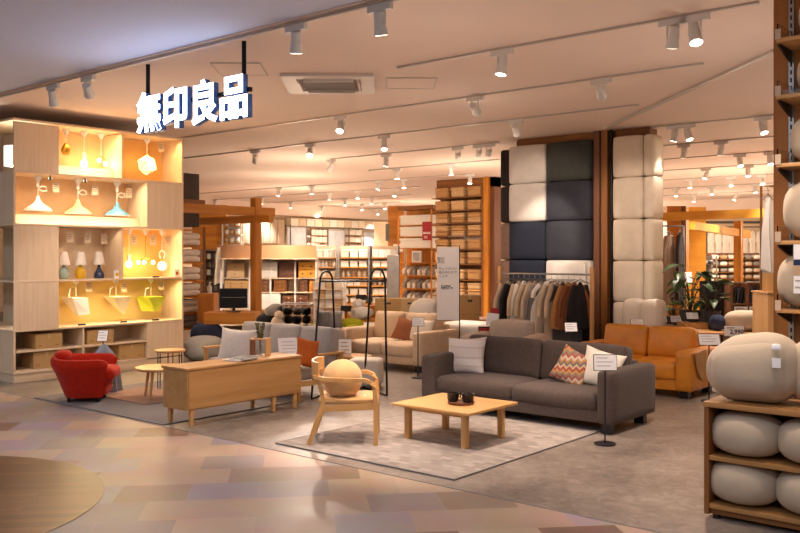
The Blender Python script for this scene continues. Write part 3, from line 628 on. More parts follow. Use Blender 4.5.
for i in range(N):
    for k in range(K): fs.append((i*K+k, i*K+(k+1) % K, (i+1)*K+(k+1) % K, (i+1)*K+k))
fs += [tuple(range(K)), tuple(N*K+k for k in reversed(range(K)))]
b.add(vs, fs); b.obj('shell', 'red_wool', ch)
B().soft(0, -.03, .19, .42, .46, .26, .06, 0, 8).obj('seat_base', 'red_wool', ch)
B().soft(0, -.09, .31, .44, .5, .15, .06, .02, 10).obj('seat_cushion', 'red_wool', ch)
B().ball(0, .27, .515, .17, .09, .065, .8).obj('headrest', 'red_wool', ch)
for sx in (-1, 1):
    for sy in (-1, 1): B().cyl(sx*.16, sy*.16, 0, .08, .02, .028, 12).obj('leg', 'black_plastic', ch)
# ================= sideboard with things on it =================
sb = thing('sideboard', 'long oak sideboard on six short square legs, plain back turned outwards', 'sideboard', (-7.25, 5.93, .001), 0)
b = B().bbox(-.2, .2, -.76, .76, .17, .565, .006); b.obj('carcass', 'box_oak', sb)
B().bbox(-.21, .21, -.775, .775, .565, .59, .004).obj('top', 'box_oak', sb)
B().bbox(.2, .206, -.745, .745, .185, .555, .003).obj('back_panel', 'box_oak', sb)
B().bbox(-.205, -.2, -.74, -.01, .19, .55, .002).obj('door', 'box_oak', sb); B().bbox(-.205, -.2, .01, .74, .19, .55, .002).obj('door', 'box_oak', sb)
for sx in (-1, 1):
    for sy in (-.69, .38, .69): B().add(*(lambda w, h: ([(sx*.17-w, sy-w, h), (sx*.17+w, sy-w, h), (sx*.17+w, sy+w, h), (sx*.17-w, sy+w, h), (sx*.172-.016, sy-.016, .012), (sx*.172+.016, sy-.016, .012), (sx*.172+.016, sy+.016, .012), (sx*.172-.016, sy+.016, .012)], [(0, 1, 2, 3), (7, 6, 5, 4), (0, 4, 5, 1), (1, 5, 6, 2), (2, 6, 7, 3), (3, 7, 4, 0)]))(.022, .17)).obj('leg', 'oak_z', sb)
ST = .592
y = pu(262, -7.3)
vz = thing('plant_holder', 'two block wooden vase frame with a green sprig on the sideboard', 'vase', (-7.33, y, ST), math.radians(62))
for s in (-1, 1): B().bbox(s*.085-.028, s*.085+.028, -.03, .03, 0, .19, .004).obj('wooden_block', 'walnut_z' if s < 0 else 'oak_z', vz)
B().bbox(-.115, .115, -.03, .03, .175, .195, .003).obj('top_bar', 'oak_x', vz); B().lathe([(.03, 0), (.032, .12), (.026, .12), (.024, .01), (0, .01)], 14).obj('glass_tube', 'acrylic', vz)
random.seed(3); b = B(); sp = B()
for i in range(5):
    a = i*1.3; sp.tube([(0, 0, .05), (.01*math.cos(a), .01*math.sin(a), .22), (.03*math.cos(a), .03*math.sin(a), .36)], .003, 5)
    for k in range(6):
        h = .2+.03*k; r = .012+.005*k*.6; A = a+k*2.1; p = Vector((r*math.cos(A)*1.6, r*math.sin(A)*1.6, h))
        b.ball(0, 0, 0, .022, .006, .012, n=8, m=6, mtx=Matrix.Translation(p)@RZ(A)@RY(-.7))
sp.obj('stem', 'stem', vz); b.obj('leaves', 'leaf_olive', vz)['kind'] = 'stuff'
y = pu(240, -7.2)
for i, (dx, dy, a, m, lab) in enumerate(((0, 0, .1, 'plastic_white', 'thick pale magazine lying open, lower of two on the sideboard'), (.03, .05, .3, 'goods_grey', 'grey covered magazine on top of the pale one on the sideboard'))):
    t = thing('magazine', lab, 'magazine', (-7.2+dx, y+dy, ST+i*.017), a, 'magazines on the sideboard')
    B().bbox(-.11, .11, -.15, .15, .002, .013, .002).obj('pages', 'white_paper', t); B().bbox(-.112, .112, -.152, .152, .013, .016, .001).obj('cover', m, t)
# ================= wooden frame sofa behind it =================
ws = thing('wooden_sofa', 'grey cushioned sofa with an open oak frame behind the sideboard', 'sofa', (-8.22, 7.3, 0), 0)
for s in (-1, 1):
    B().bbox(s*.86-.03, s*.86+.03, -.4, .4, .5, .53, .008).obj('armrest', 'beech_y', ws)
    for yy in (-.35, .35): B().bbox(s*.86-.022, s*.86+.022, yy-.025, yy+.025, 0, .5, .008).obj('leg', 'beech_z', ws)
    B().bbox(s*.86-.018, s*.86+.018, -.33, .33, .17, .23, .006).obj('side_rail', 'beech_y', ws)
for yy in (-.34, .34): B().bbox(-.86, .86, yy-.018, yy+.018, .17, .24, .006).obj('seat_rail', 'beech_x', ws)
B().bbox(-.84, .84, .36, .4, .45, .5, .006).obj('back_rail', 'beech_x', ws)
for i in range(3):
    xx = -.56+i*.56; B().soft(xx, -.02, .31, .555, .68, .16, .05, .015, 8).obj('seat_cushion', 'grey_fabric', ws)
    B().soft(0, 0, 0, .555, .17, .46, .045, (.0, .03, .008), 8).obj('back_cushion', 'grey_fabric', ws, (xx, .26, .585), (math.radians(-12), 0, 0))
def cushion(label, w, h, t, x, y, z, rz, lean, m, tilt=0, group=None, name='throw_pillow'):
    o = B().pillow(w, h, t, mtx=RX(lean)@RY(tilt)).obj(name, m, loc=(x, y, z), rot=(0, 0, rz)); return tag(o, label, 'cushion', group)
x, y = pd(237, 10.55)
cushion('pale linen square cushion at the left end of the wooden frame sofa', .47, .45, .18, x, y, .59, math.radians(28), -.32, 'linen_white', .05)
x, y = pd(307, 10.1)
cushion('burnt orange cushion at the right end of the wooden frame sofa', .3, .35, .13, x, y, .56, math.radians(75), -.32, 'orange_fabric', .25)
x, y = pd(291, 9.95)
t = thing('leaflet_stand', 'white printed leaflet board leaning on the wooden frame sofa', 'sign', (x, y, .42), math.radians(60))
B().bbox(-.13, .13, -.008, .008, 0, .34, .003, mtx=RX(-.35)).obj('board', 'sign_white', t); b = B()
for k in range(6): b.box(-.09, .05+.012*(k % 3), -.010, -.008, .29-k*.04, .296-k*.04, mtx=RX(-.35))
b.obj('printed_lines', 'print_grey', t)
# ================= beanbags behind, left =================
def bean(name, label, x, y, z, w, d, h, m, rz=0, e=.72, wob=.02, group=None, seam=False, cat='floor cushion'):
    t = thing(name, label, cat, (x, y, z), rz, group)
    B().ball(0, 0, h/2, w/2, d/2, h/2, e, 26, 14, wob).obj('body', m, t)
    if seam:
        b = B(); P = []
        for i in range(28):
            a = 2*PI*i/28; P.append((w/2*1.0*math.cos(a)*(1+wob*math.sin(3*a)), d/2*1.0*math.sin(a)*(1+wob*math.sin(3*a)), h*.5))
        b.tube(P, .006, 5, True); b.obj('seam', m, t)
    return t
x, y = pd(204, 14.0); bean('floor_cushion', 'round grey floor cushion left of the wooden frame sofa', x, y, 0, .7, .66, .4, 'bean_grey')
x, y = pd(207, 14.75); bean('floor_cushion', 'slumped navy blue floor cushion behind the round grey one', x, y, 0, .62, .5, .55, 'navy_fabric', e=.6, wob=.05)
# ================= round tables =================
x, y = pd(163, 10.3)
t = thing('round_table', 'low round light wood table with splayed wooden legs by the red armchair', 'table', (x, y, .022))
B().lathe([(0, .325), (.3, .325), (.325, .34), (.325, .352), (.32, .358), (0, .358)], 40).obj('top', 'beech_x', t)
for k in range(4):
    a = math.radians(20)+k*PI/2; B().tube([(.2*math.cos(a), .2*math.sin(a), .33), (.25*math.cos(a), .25*math.sin(a), 0)], [.021, .014], 10).obj('leg', 'beech_z', t)
x, y = pd(170, 11.0)
t = thing('side_table', 'small oval wood side table on thin black wire legs behind the round table', 'table', (x, y, 0))
B().lathe([(0, .475), (.18, .475), (.19, .485), (.19, .5), (.185, .505), (0, .505)], 32).obj('top', 'oak_x', t)
for k in range(3):
    a = .4+k*2.09; c, s = math.cos(a), math.sin(a); pts = [(.15*c-.03*s, .15*s+.03*c, .476), (.15*c-.03*s, .15*s+.03*c, .012), (.15*c+.03*s, .15*s-.03*c, .012), (.15*c+.03*s, .15*s-.03*c, .476)]
    B().tube(pts, .007, 6).obj('leg', 'black_metal', t)
# small sign and draped grey cone behind the red chair
def sign_stand(label, x, y, h, w=.2, ph=.13, base=0, rz=FACE_CAM, tilt=-.45, name='price_sign', group='price signs on stands', rb=.09, lines=3, ring=False):
    t = thing(name, label, 'sign', (x, y, base), rz, group)
    B().lathe([(rb, 0), (rb, .012), (rb*.85, .018), (0, .018)], 24).obj('base', 'dark_metal', t); B().cyl(0, 0, .015, h-.01, .008, n=10).obj('pole', 'dark_metal', t)
    m = TR(0, -.012, h)@RX(tilt); pl = B().box(-w/2, w/2, -.003, .003, -ph/2, ph/2, mtx=m).obj('plate', 'sign_white', t)
    b = B()
    for k in range(lines): b.box(-w*.4, w*(.1+.12*((k*2) % 3)), -.0045, -.003, ph*.28-k*ph*.26, ph*.28-k*ph*.26+ph*.05, mtx=m)
    b.obj('printed_lines', 'print_grey', pl)
    B().box(-w/2-.006, w/2+.006, .003, .007, -ph/2-.006, ph/2+.006, mtx=m).obj('frame', 'dark_metal', t)
    return t
x, y = pd(103, 11.1); sign_stand('white price sign on a black stand behind the red armchair', x, y, .67, .12, .14, 0)
x, y = pd(104, 10.75); t = thing('draped_stool', 'grey blue cloth gathered to a point just behind the red armchair', 'stool', (x, y, 0))
b = B(); vs = []; fs = []; n = 32
for z, r in ((0, .2), (.25, .17), (.48, .11), (.56, .05), (.6, .015)):
    for i in range(n): a = 2*PI*i/n; w = r*(1+.13*math.sin(8*a)); vs.append((w*math.cos(a), w*math.sin(a), z))
for j in range(4):
    for i in range(n): fs.append((j*n+i, j*n+(i+1) % n, (j+1)*n+(i+1) % n, (j+1)*n+i))
fs += [tuple(range(n-1, -1, -1)), tuple(4*n+i for i in range(n))]
b.add(vs, fs).obj('cloth_cover', 'tent_grey', t)
# ================= black coat rack =================
x, y = pd(348, 10.7); ck = thing('garment_rack', 'black tubular metal garment rack with two tall hoops behind the wooden armchair', 'rack', (x, y, 0))
def L(px, Y, z): u, v = pd(px, Y); return (u-x, v-y, z)
def hoop(n0, f0, tn, tf, zt):
    pts = [n0, n0[:2]+(.02,)] if False else [n0]
    A, Bp = Vector(tn), Vector(tf); mid = (A+Bp)/2; r = (Bp-A)/2
    pts += [A]+[mid-r*math.cos(i*PI/8)+Vector((0, 0, (r.length)*math.sin(i*PI/8))) for i in range(1, 8)]+[Bp, f0]; return pts
h1 = hoop(L(311.5, 10.2, .013), L(337, 10.95, .013), L(320, 10.6, 1.38), L(332.5, 10.8, 1.38), 1.5)
h2 = hoop(L(387, 10.45, .013), L(364, 11.05, .013), L(385, 10.65, 1.38), L(370.5, 10.9, 1.38), 1.5)
for h in (h1, h2): B().tube(h, .013, 8).obj('hoop', 'black_metal', ck)
B().tube([h1[1], h2[1]], .011, 8).obj('hanging_rail', 'black_metal', ck); B().tube([h1[-2], h2[-2]], .011, 8).obj('hanging_rail', 'black_metal', ck)
B().tube([h1[0], h1[-1]], .011, 8).obj('foot_bar', 'black_metal', ck); B().tube([h2[0], h2[-1]], .011, 8).obj('foot_bar', 'black_metal', ck); B().tube([h1[-1], h2[-1]], .011, 8).obj('floor_rail', 'black_metal', ck)
# ================= wooden armchair =================
x, y = pd(345.5, 7.98); ac_ = thing('wooden_armchair', 'bent beech armchair with low curved arms on the check rug', 'armchair', (x, y, .014), math.radians(130))
for s in (-1, 1):
    pts = [(s*.27, -.285, 0), (s*.272, -.285, .38), (s*.275, -.275, .5), (s*.278, -.245, .555), (s*.28, -.19, .578), (s*.285, .0, .58), (s*.27, .17, .585), (s*.22, .27, .6)]
    b = B(); b.bar(pts, .04, .032); b.obj('front_leg_and_arm', 'beech_z', ac_)
    B().bar([(s*.26, .31, 0), (s*.25, .22, .26), (s*.235, .18, .38), (s*.22, .235, .62)], .034, .04).obj('rear_leg', 'beech_z', ac_)
    B().bar([(s*.255, -.28, .345), (s*.245, .2, .32)], .025, .06).obj('side_rail', 'beech_y', ac_)
B().bar([(-.26, -.285, .34), (.26, -.285, .34)], .025, .06).obj('front_rail', 'beech_x', ac_)
B().bar([(.22*math.sin(a)*1.15, .2+.1*math.cos(a), .665) for a in [-1.35+i*.27 for i in range(11)]], .018, .13).obj('backrest', 'beech_x', ac_)
B().soft(0, -.03, .385, .5, .52, .045, .02, .004, 8).obj('seat', 'beech_y', ac_)
t = thing('round_cushion', 'round tan fluffy cushion propped in the wooden armchair', 'cushion', (x+.02, y-.06, .394), math.radians(130))
B().ball(0, .0, .178, .19, .178, .178, .92, 28, 18, .012).obj('body', 'plush_tan', t); B().box(-.02, .02, -.21, -.165, .02, .03).obj('care_tag', 'sign_white', t)
# ================= coffee table =================
ct = thing('coffee_table', 'low square light wood coffee table on the check rug', 'table', (-4.765, 6.465, .014))
B().bbox(-.435, .435, -.39, .39, .302, .33, .006).obj('top', 'beech_x', ct); b = B()
for sx in (-1, 1):
    for sy in (-1, 1): B().bbox(sx*.32-.027, sx*.32+.027, sy*.285-.027, sy*.285+.027, 0, .302, .005).obj('leg', 'beech_z', ct)
for sy in (-1, 1): B().bbox(-.3, .3, sy*.285-.012, sy*.285+.012, .262, .302, .003).obj('apron', 'beech_x', ct)
x, y = gp(461, 402, .36); zz = .345
tr = thing('round_tray', 'round dark wood tray with a rim on the coffee table', 'tray', (x, y, zz)); B().lathe([(0, 0), (.115, 0), (.125, .02), (.118, .02), (.11, .008), (0, .008)], 36).obj('tray_dish', 'walnut_x', tr)
def cup(px, lab, dY=0):
    u, v = gp(px, 401+dY, zz+.01); t = thing('tea_cup', lab, 'cup', (u, v, zz+.0085), random.random()*6, 'black cups on the tray')
    B().lathe([(0, 0), (.04, 0), (.052, .018), (.056, .082), (.051, .082), (.047, .022), (0, .012)], 24).obj('bowl', 'tableware', t)
    B().tube([(.054, 0, .065), (.078, 0, .06), (.08, 0, .034), (.053, 0, .026)], .005, 6).obj('handle', 'tableware', t)
cup(453, 'small black cup at the left side of the round tray'); cup(468, 'small black cup at the right side of the round tray', 1); pass
# ================= upholstered sofas =================
def sofa(name, label, x0, x1, y0, y1, fab, arm_w, arm_h, seat_h, back_h, leg_m='black_plastic', leg_h=.1, ncush=2, cat='sofa', arm_r=.04, puff=.02, seat_bot=.2):
    W, D = x1-x0, y1-y0; t = thing(name, label, cat, ((x0+x1)/2, (y0+y1)/2, 0))
    ix = W/2-arm_w
    for s in (-1, 1): B().soft(s*(W/2-arm_w/2), 0, (leg_h+arm_h)/2, arm_w, D, arm_h-leg_h, arm_r, .006, 8).obj('armrest', fab, t)
    B().bbox(-ix, ix, -D/2+.04, D/2, leg_h, seat_bot+.02, .012).obj('base', fab, t)
    B().soft(0, D/2-.08, (leg_h+back_h-.12)/2, 2*ix, .16, back_h-.12-leg_h, .04, 0, 6).obj('backrest', fab, t)
    cw = 2*ix/ncush
    for i in range(ncush):
        xx = -ix+cw*(i+.5)
        B().soft(xx, -.08, (seat_bot+seat_h)/2, cw-.004, D-.2, seat_h-seat_bot, .055, puff, 10, wob=.003).obj('seat_cushion', fab, t)
        B().soft(0, 0, 0, cw-.006, .22, back_h-seat_h+.06, .05, (0, .035, .006), 10, wob=.004).obj('back_cushion', fab, t, (xx, D/2-.25, (back_h+seat_h)/2), (math.radians(-9), 0, 0))
    for sx in (-1, 1):
        for sy in (-1, 1): B().box(sx*(W/2-.12)-.05, sx*(W/2-.12)+.05, sy*(D/2-.12)-.04, sy*(D/2-.12)+.04, 0, leg_h).obj('leg', leg_m, t)
    return t
sofa('fabric_sofa', 'charcoal fabric two seat sofa in the centre behind the coffee table', -6.0, -3.69, 7.5, 8.46, 'charcoal', .185, .6, .38, .75)
sofa('fabric_sofa', 'beige fabric two seat sofa behind the garment rack', -9.36, -7.76, 9.71, 10.65, 'beige_fabric', .17, .58, .4, .78)
sofa('leather_sofa', 'orange tan leather two seat sofa right of the charcoal sofa', -5.53, -3.92, 9.95, 10.88, 'leather', .2, .56, .42, .76, leg_h=.09, arm_r=.035, puff=.015)
x, y = pv(467, 8.0), 8.0
cu = cushion('woven cream striped cushion with tufted corners on the charcoal sofa', .48, .43, .19, pv(466, 7.98), 7.98, .565, .15, -.3, 'stripe_linen', -.06)
cushion('kilim cushion with red and orange zigzags on the charcoal sofa', .4, .38, .17, pv(573, 7.95), 7.95, .545, .1, -.4, 'kilim', .38)
cushion('plain off white cushion behind the kilim one on the charcoal sofa', .42, .4, .17, pv(601, 8.02), 8.02, .55, .3, -.3, 'cream_white', .25)
cushion('dark rust cushion at the right of the beige sofa', .36, .36, .13, pv(405, 10.12), 10.12, .57, .3, -.3, 'terracotta', .3)
cushion('off white cushion beside the rust one on the beige sofa', .4, .36, .13, pv(421, 10.18), 10.18, .57, .2, -.3, 'cream_white', .1)
# price signs near the sofas
x, y = gp(605, 444.5); sign_stand('white price sign on a grey disc stand before the charcoal sofa arm', x, y, .735, .2, .135, .001, rb=.095, tilt=-.15)
x, y = pd(523, 8.9+.0); sign_stand('white price sign rising behind the back of the charcoal sofa', x, 8.62, .9, .13, .1, tilt=-.45)
x, y = gp(418, 378); sign_stand('white price sign on a tall stand at the beige sofa corner', x, y, .78, .16, .12)
x, y = gp(634, 385); x, y = pv(637, 11.15), 11.15; sign_stand('white price sign behind the left half of the leather sofa', x, y, .77, .17, .12)
x, y = pd(709, 10.1); sign_stand('white price sign right of the leather sofa arm', x, y, .72, .24, .13)
sw = thing('leather_swatch', 'brown leather sample hanging over the arm of the leather sofa', 'swatch', (-3.905, 10.2, .0), 0)
b = B(); vs = []
P = [(-.2, .54), (.14, .57), (.17, .4), (.04, .2), (-.1, .32)]
b.prism(P, 0, .012, mtx=Matrix(((0, 0, 1, 0), (1, 0, 0, 0), (0, 1, 0, 0), (0, 0, 0, 1)))); b.obj('hide', 'swatch', sw)
# ================= the low shelf of floor cushions at right =================
lx0, lx1, ly0, ly1 = -2.11, -.72, 5.57, 6.03
sh = thing('low_shelf', 'low oak shelf unit stacked with beige floor cushions at right front', 'shelf', ((lx0+lx1)/2, 5.8, 0)); W = (lx1-lx0)/2
for s in (-1, 1): B().bbox(s*(W-.016)-.016, s*(W-.016)+.016, -.23, .23, .03, .72, .003).obj('side_panel', 'brown_z', sh)
B().bbox(-W-.004, W+.004, -.235, .235, .72, .755, .004).obj('top', 'shelf_oak', sh)
for z in (.1, .41): B().bbox(-W+.032, W-.032, -.225, .22, z-.03, z, .003).obj('shelf_board', 'shelf_oak', sh)
B().bbox(-W+.032, W-.032, .21, .226, .07, .72, .002).obj('back_panel', 'brown_x', sh); B().box(-W+.032, W-.032, -.2, .2, .03, .07).obj('plinth', 'brown_x', sh)
for s in (-1, 1): B().cyl(s*(W-.06), -.17, 0, .03, .025, n=12).obj('foot', 'dark_metal', sh)
SHG = 'beige floor cushions on the low shelf'
for px, z, lab in ((747, .411, 'leftmost on the middle level of the low shelf'), (744, .101, 'leftmost on the bottom level of the low shelf'), (817, .411, 'half cut by the picture edge, middle level of the low shelf'), (815, .101, 'half cut by the picture edge, bottom level of the low shelf')):
    bean('floor_cushion', 'flattened beige floor cushion '+lab, pv(px-1, 5.7), 5.73, z, .47, .38, .285, 'bean_beige', .05, .8, .02, SHG)
t = thing('floor_cushion', 'big plump beige floor cushion on top of the low shelf', 'floor cushion', (pv(755, 5.78), 5.79, .756), 0, SHG)
B().soft(0, 0, .222, .555, .4, .435, .17, (.02, .03, .006), 16, wob=.005, fn=lambda p: Vector((p.x+.02*p.z, p.y, p.z-.13*max(0, p.z+.1)*max(0, -p.x+.06)/.28))).obj('body', 'bean_beige', t)
B().box(-.025, .025, -.003, .003, -.03, .03).obj('price_tag', 'sign_white', t, (.19, -.205, .28), (0, 0, .2)); B().soft(0, 0, 0, .05, .008, .035, .004, .004, 6).obj('woven_label', 'sign_white', t, (.185, -.19, .375), (-.2, 0, .2))
bean('floor_cushion', 'plump beige floor cushion cut by the picture edge on the shelf top', pv(832, 5.86), 5.86, .756, .5, .42, .43, 'bean_beige', 0, .66, .012, SHG)
# ================= tall wall shelving behind it =================
tw = thing('display_shelving', 'tall dark wood wall shelving with slotted metal strips at the right edge', 'shelf', (-1.2, 6.6, 0))
B().bbox(-.79, .8, 0, .08, 0, CEIL-.002, .004).obj('back_panel', 'panel_wood', tw)
xs = pv(791, 6.58)+1.2
for xx in (xs, xs+.62): 
    b = B().box(xx-.018, xx+.018, -.016, 0, .2, 3.66)
    b.obj('slotted_strip', 'steel', tw)
    s_ = B()
    for k in range(60): s_.box(xx-.006, xx+.006, -.0175, -.016, .25+k*.056, .282+k*.056)
    s_.obj('slots', 'black_metal', tw)
SZ = [1.33, 1.80, 2.33, 2.80, 3.19]
for z in SZ:
    s_ = B().bbox(-.665, .78, -.36, -.02, z-.028, z, .004).obj('shelf_board', 'oak_x', tw)
    for xx in (xs, xs+.62): B().prism([(-.02, z-.03), (-.3, z-.03), (-.3, z-.045), (-.05, z-.11), (-.02, z-.11)], xx-.008, xx+.008, mtx=Matrix(((0, 0, 1, 0), (1, 0, 0, 0), (0, 1, 0, 0), (0, 0, 0, 1)))).obj('bracket', 'black_metal', tw)
    B().box(-.66, -.652, -.35, -.03, z, z+.1).obj('end_guard', 'acrylic', tw); B().box(-.652, .7, -.352, -.346, z, z+.03).obj('front_guard', 'acrylic', tw)
    B().box(-.668, -.63, -.368, -.361, z-.01, z+.06).obj('price_holder', 'card_tint', tw)
names = ['lowest', 'second lowest', 'middle', 'second highest', 'highest']
for i, (z, px, w, h) in enumerate(zip(SZ, (806, 815, 818, 822, 822), (.42, .46, .4, .36, .34), (.38, .42, .34, .3, .3))):
    bean('floor_cushion', 'beige floor cushion on the %s board of the tall wall shelving' % names[i], pv(px, 6.41)+.02, 6.41, z+.001, w, .3, h, 'bean_beige', 0, .8, .015, 'floor cushions on the wall shelving')
x = pv(797, 6.2); t = thing('hanging_notice', 'white printed notice with a picture band hanging from the tall wall shelving', 'sign', (x+.03, 6.235, 1.8), .1)
B().box(-.06, .07, -.002, .002, -.36, -.028).obj('sheet', 'sign_white', t); B().box(-.06, .07, -.004, -.002, -.24, -.13).obj('picture', 'goods_tan', t); B().box(-.06, .07, -.0042, -.002, -.17, -.13).obj('picture', 'lamp_navy', t)
b = B()
for k in range(2): b.box(-.05, .055, -.004, -.002, -.28-k*.045, -.268-k*.045)
b.obj('printed_lines', 'print_grey', t)
# ================= padded pillar =================
random.seed(11)
PY = 12.69
pxa, pxb, pxc, pxd, pxe = pv(508, PY), pv(545, PY), pv(590, PY), pv(612, PY), pv(647, PY)
pl = struct('pillar', box(pxa-.02, pxe-.1, PY+.31, PY+.6, 0, CEIL), 'brown_z')
fr = thing('pillar_frame', 'dark wooden display frame around the pillar hung with square cushions', 'frame', ((pxa+pxe)/2, PY+.2, 0)); fx = (pxa+pxe)/2
for px0, px1, m in ((591, 597, 'walnut_z'), (598.5, 605, 'brown_z')): B().bbox(pv(px0, PY)-fx, pv(px1, PY)-fx, -.12, .068, 0, CEIL-.002, .004).obj('post', m, fr)
B().cyl(pv(608.5, PY)-fx, -.1, 0, CEIL-.002, .022, n=12).obj('pole', 'black_metal', fr); B().bbox(pxa-fx+.1, pxc-fx, -.05, .068, 3.575, CEIL-.002, .004).obj('header', 'brown_x', fr)
B().bbox(pxd-fx, pxe-fx-.02, -.05, .068, 3.575, CEIL-.002, .004).obj('header', 'brown_x', fr)
def sq(name, x0, x1, y0, y1, z0, z1, m, label):
    o = B().soft(0, 0, 0, x1-x0-.008, y1-y0-.004, z1-z0-.012, .045, (.012, .03, .012), 8).obj(name, m, loc=((x0+x1)/2, (y0+y1)/2, (z0+z1)/2)); return tag(o, label, 'cushion', 'square cushions stacked up the pillar')
ZR = [3.57-.652*i for i in range(6)]; RN = ['top', 'second', 'third', 'fourth', 'fifth']
CL = [('pillar_grey', 'pale grey'), ('pillar_grey', 'pale cream grey'), ('pillar_navy', 'navy blue'), ('pillar_navy', 'navy blue'), ('pillar_slate', 'dark slate')]
CR = [('pillar_green', 'very dark green'), ('pillar_slate', 'dark slate'), ('pillar_slate', 'dark slate'), ('pillar_grey', 'light grey'), ('pillar_black', 'black')]
CE = [('pillar_black', 'black'), ('pillar_black', 'black'), ('pillar_brown', 'taupe brown'), ('pillar_brown', 'taupe brown'), ('pillar_brown', 'taupe brown')]
for i in range(5):
    z1, z0 = ZR[i], ZR[i+1]; z0 = max(z0, .31)
    sq('square_cushion', pxa, pxb, PY, PY+.26, z0, z1, CL[i][0], '%s square cushion, %s row of the pillar, left front column' % (CL[i][1], RN[i]))
    sq('square_cushion', pxb, pxc, PY, PY+.26, z0, z1, CR[i][0], '%s square cushion, %s row of the pillar, middle column' % (CR[i][1], RN[i]))
    sq('square_cushion', pv(499.5, PY+.3), pxa-.03, PY+.3, PY+.92, z0, z1, CE[i][0], '%s square cushion seen edge-on, %s row at the pillar left side' % (CE[i][1], RN[i]))
    sq('square_cushion', pxd, pxe-.08, PY, PY+.26, z0, z1, 'pillar_cream', 'cream square cushion, %s row of the cream stack, facing front' % RN[i])
    sq('square_cushion', pxe-.08, pxe+.1, PY+.02, PY+.42, z0, z1, 'pillar_cream', 'cream square cushion, %s row on the right side of the pillar' % RN[i])
tag(B().soft(0, 0, .157, pxc-pxa, .3, .31, .02, 0, 4).obj('plinth_box', 'brown_x', loc=((pxa+pxc)/2, PY+.12, .001)), 'dark wooden plinth under the dark pillar cushions', 'plinth')
tag(B().soft(0, 0, .157, pxe-pxd, .3, .31, .02, 0, 4).obj('plinth_box', 'brown_x', loc=((pxe+pxd)/2, PY+.12, .001)), 'dark wooden plinth under the cream pillar cushions', 'plinth')
# two upright cream cushions leaning at the foot of the pillar
for px, lab in ((634, 'left'), (652, 'right')):
    x = pv(px, 12.3); o = B().soft(0, 0, .35, .3, .3, .7, .06, .03, 8).obj('tall_cushion', 'cream_white', loc=(x, 12.35, .32)); tag(o, 'tall cream cushion behind the leather sofa, %s of the pair' % lab, 'cushion', 'tall cream cushions')
tag(B().bbox(-.5, .5, -.22, .22, 0, .318, .01).obj('low_bench', 'oak_x', loc=(pv(643, 12.3), 12.35, .001)), 'low wooden bench under two tall cream cushions', 'bench')
# ================= clothes =================
def garment_mesh(m, w, h, t, seed, sleeve=True):
    r = random.Random(seed); b = B(); nu, nv = 12, 12; vs = []; fs = []; ph = r.random()*6
    for sd in (-1, 1):
        for j in range(nv+1):
            v = j/nv; hw = w/2*(.22+.78*min(1, v/.45)**.8)*(1-.08*math.sin(PI*min(1, v*1.3)))*(1+.1*v)
            for i in range(nu+1):
                u = 2*i/nu-1; e = math.sqrt(max(0, 1-u*u))
                fold = math.sin(u*7+ph)*.35*v+math.sin(u*13+ph*2)*.2*v
                vs.append((u*hw+.02*v*math.sin(ph), sd*t/2*e*(.6+.4*v)+fold*t*.6, -v*h-.04*abs(u)*min(1, v/.16)*0-(.07*abs(u)**1.3 if v < .2 else .07*abs(u)**1.3*(1-v)*.6)-.03*v*math.sin(u*3+ph)))
    for j in range(nv):
        for i in range(nu):
            a = j*(nu+1)+i; q = (a, a+1, a+nu+2, a+nu+1); N = (nu+1)*(nv+1); fs.append(q); fs.append(tuple(N+k for k in reversed(q)))
    N = (nu+1)*(nv+1); rim = list(range(nu+1))+[(j+1)*(nu+1)-1 for j in range(1, nv+1)]+[nv*(nu+1)+i for i in range(nu-1, -1, -1)]+[j*(nu+1) for j in range(nv-1, 0, -1)]
    for k in range(len(rim)): a, c = rim[k], rim[(k+1) % len(rim)]; fs.append((a, c, N+c, N+a))
    b.add(vs, fs)
    return b.mesh('fabric', m)
def garment(label, group, m, x, y, zbar, rz, w, h, t=.06, seed=1, sleeve=.5, ssd=(-1, 1), name='hanging_garment', tagc=False):
    t_ = thing(name, label, 'clothes', (x, y, zbar), rz, group)
    link('fabric', garment_mesh(m, w, h, t, seed), (0, 0, -.1), (0, 0, 0), t_)
    if sleeve:
        for s in ssd: B().tube([(s*w*.2, 0, -.16), (s*w*.37, .01, -.16-sleeve*.5), (s*w*.42, .0, -.16-sleeve)], [.045, .04, .035], 8).obj('sleeve', m, t_)
    b = B(); b.tube([(0, 0, -.06), (0, 0, -.02), (0, .015, .01), (0, .0, .022), (0, -.018, .008)], .004, 5); b.tube([(-w*.38, 0, -.125), (0, 0, -.06), (w*.38, 0, -.125)], .006, 5); b.obj('hanger', 'steel', t_)
    if tagc: B().box(-.05, .05, -t/2-.035, -t/2-.03, -.62, -.47).obj('paper_tag', 'sign_white', t_)
    return t_
GY = 12.05; gz = zy(274, pv(545, GY), GY); ga, gb = pv(500, GY), pv(592, GY)
gr = thing('clothes_rail', 'wood and steel clothes rail standing before the dark pillar', 'clothes rack', ((ga+gb)/2, GY, 0)); gw = (gb-ga)/2
for s in (-1, 1): B().bbox(s*gw-.025, s*gw+.025, -.03, .03, .06, gz+.12, .004).obj('post', 'oak_z', gr); B().bbox(s*gw-.025, s*gw+.025, -.25, .25, 0, .06, .004).obj('foot', 'oak_y', gr)
B().tube([(-gw, 0, gz), (gw, 0, gz)], .014, 10).obj('rail', 'steel', gr)
CLT = [('cloth_sand', 'sand', .95), ('cloth_black', 'black', 1.0), ('cloth_beige', 'beige', .9), ('cloth_white', 'off white', 1.0), ('cloth_beige', 'pale beige', 1.05), ('cloth_sand', 'sand brown', .95), ('cloth_grey', 'mid grey', 1.0), ('cloth_white', 'off white', .9), ('cloth_beige', 'warm beige', 1.05), ('cloth_beige', 'cream', 1.1), ('cloth_dark', 'dark grey', 1.0), ('cloth_ochre', 'ochre', .72), ('cloth_rust', 'rust brown', .7), ('cloth_black', 'black', .7)]
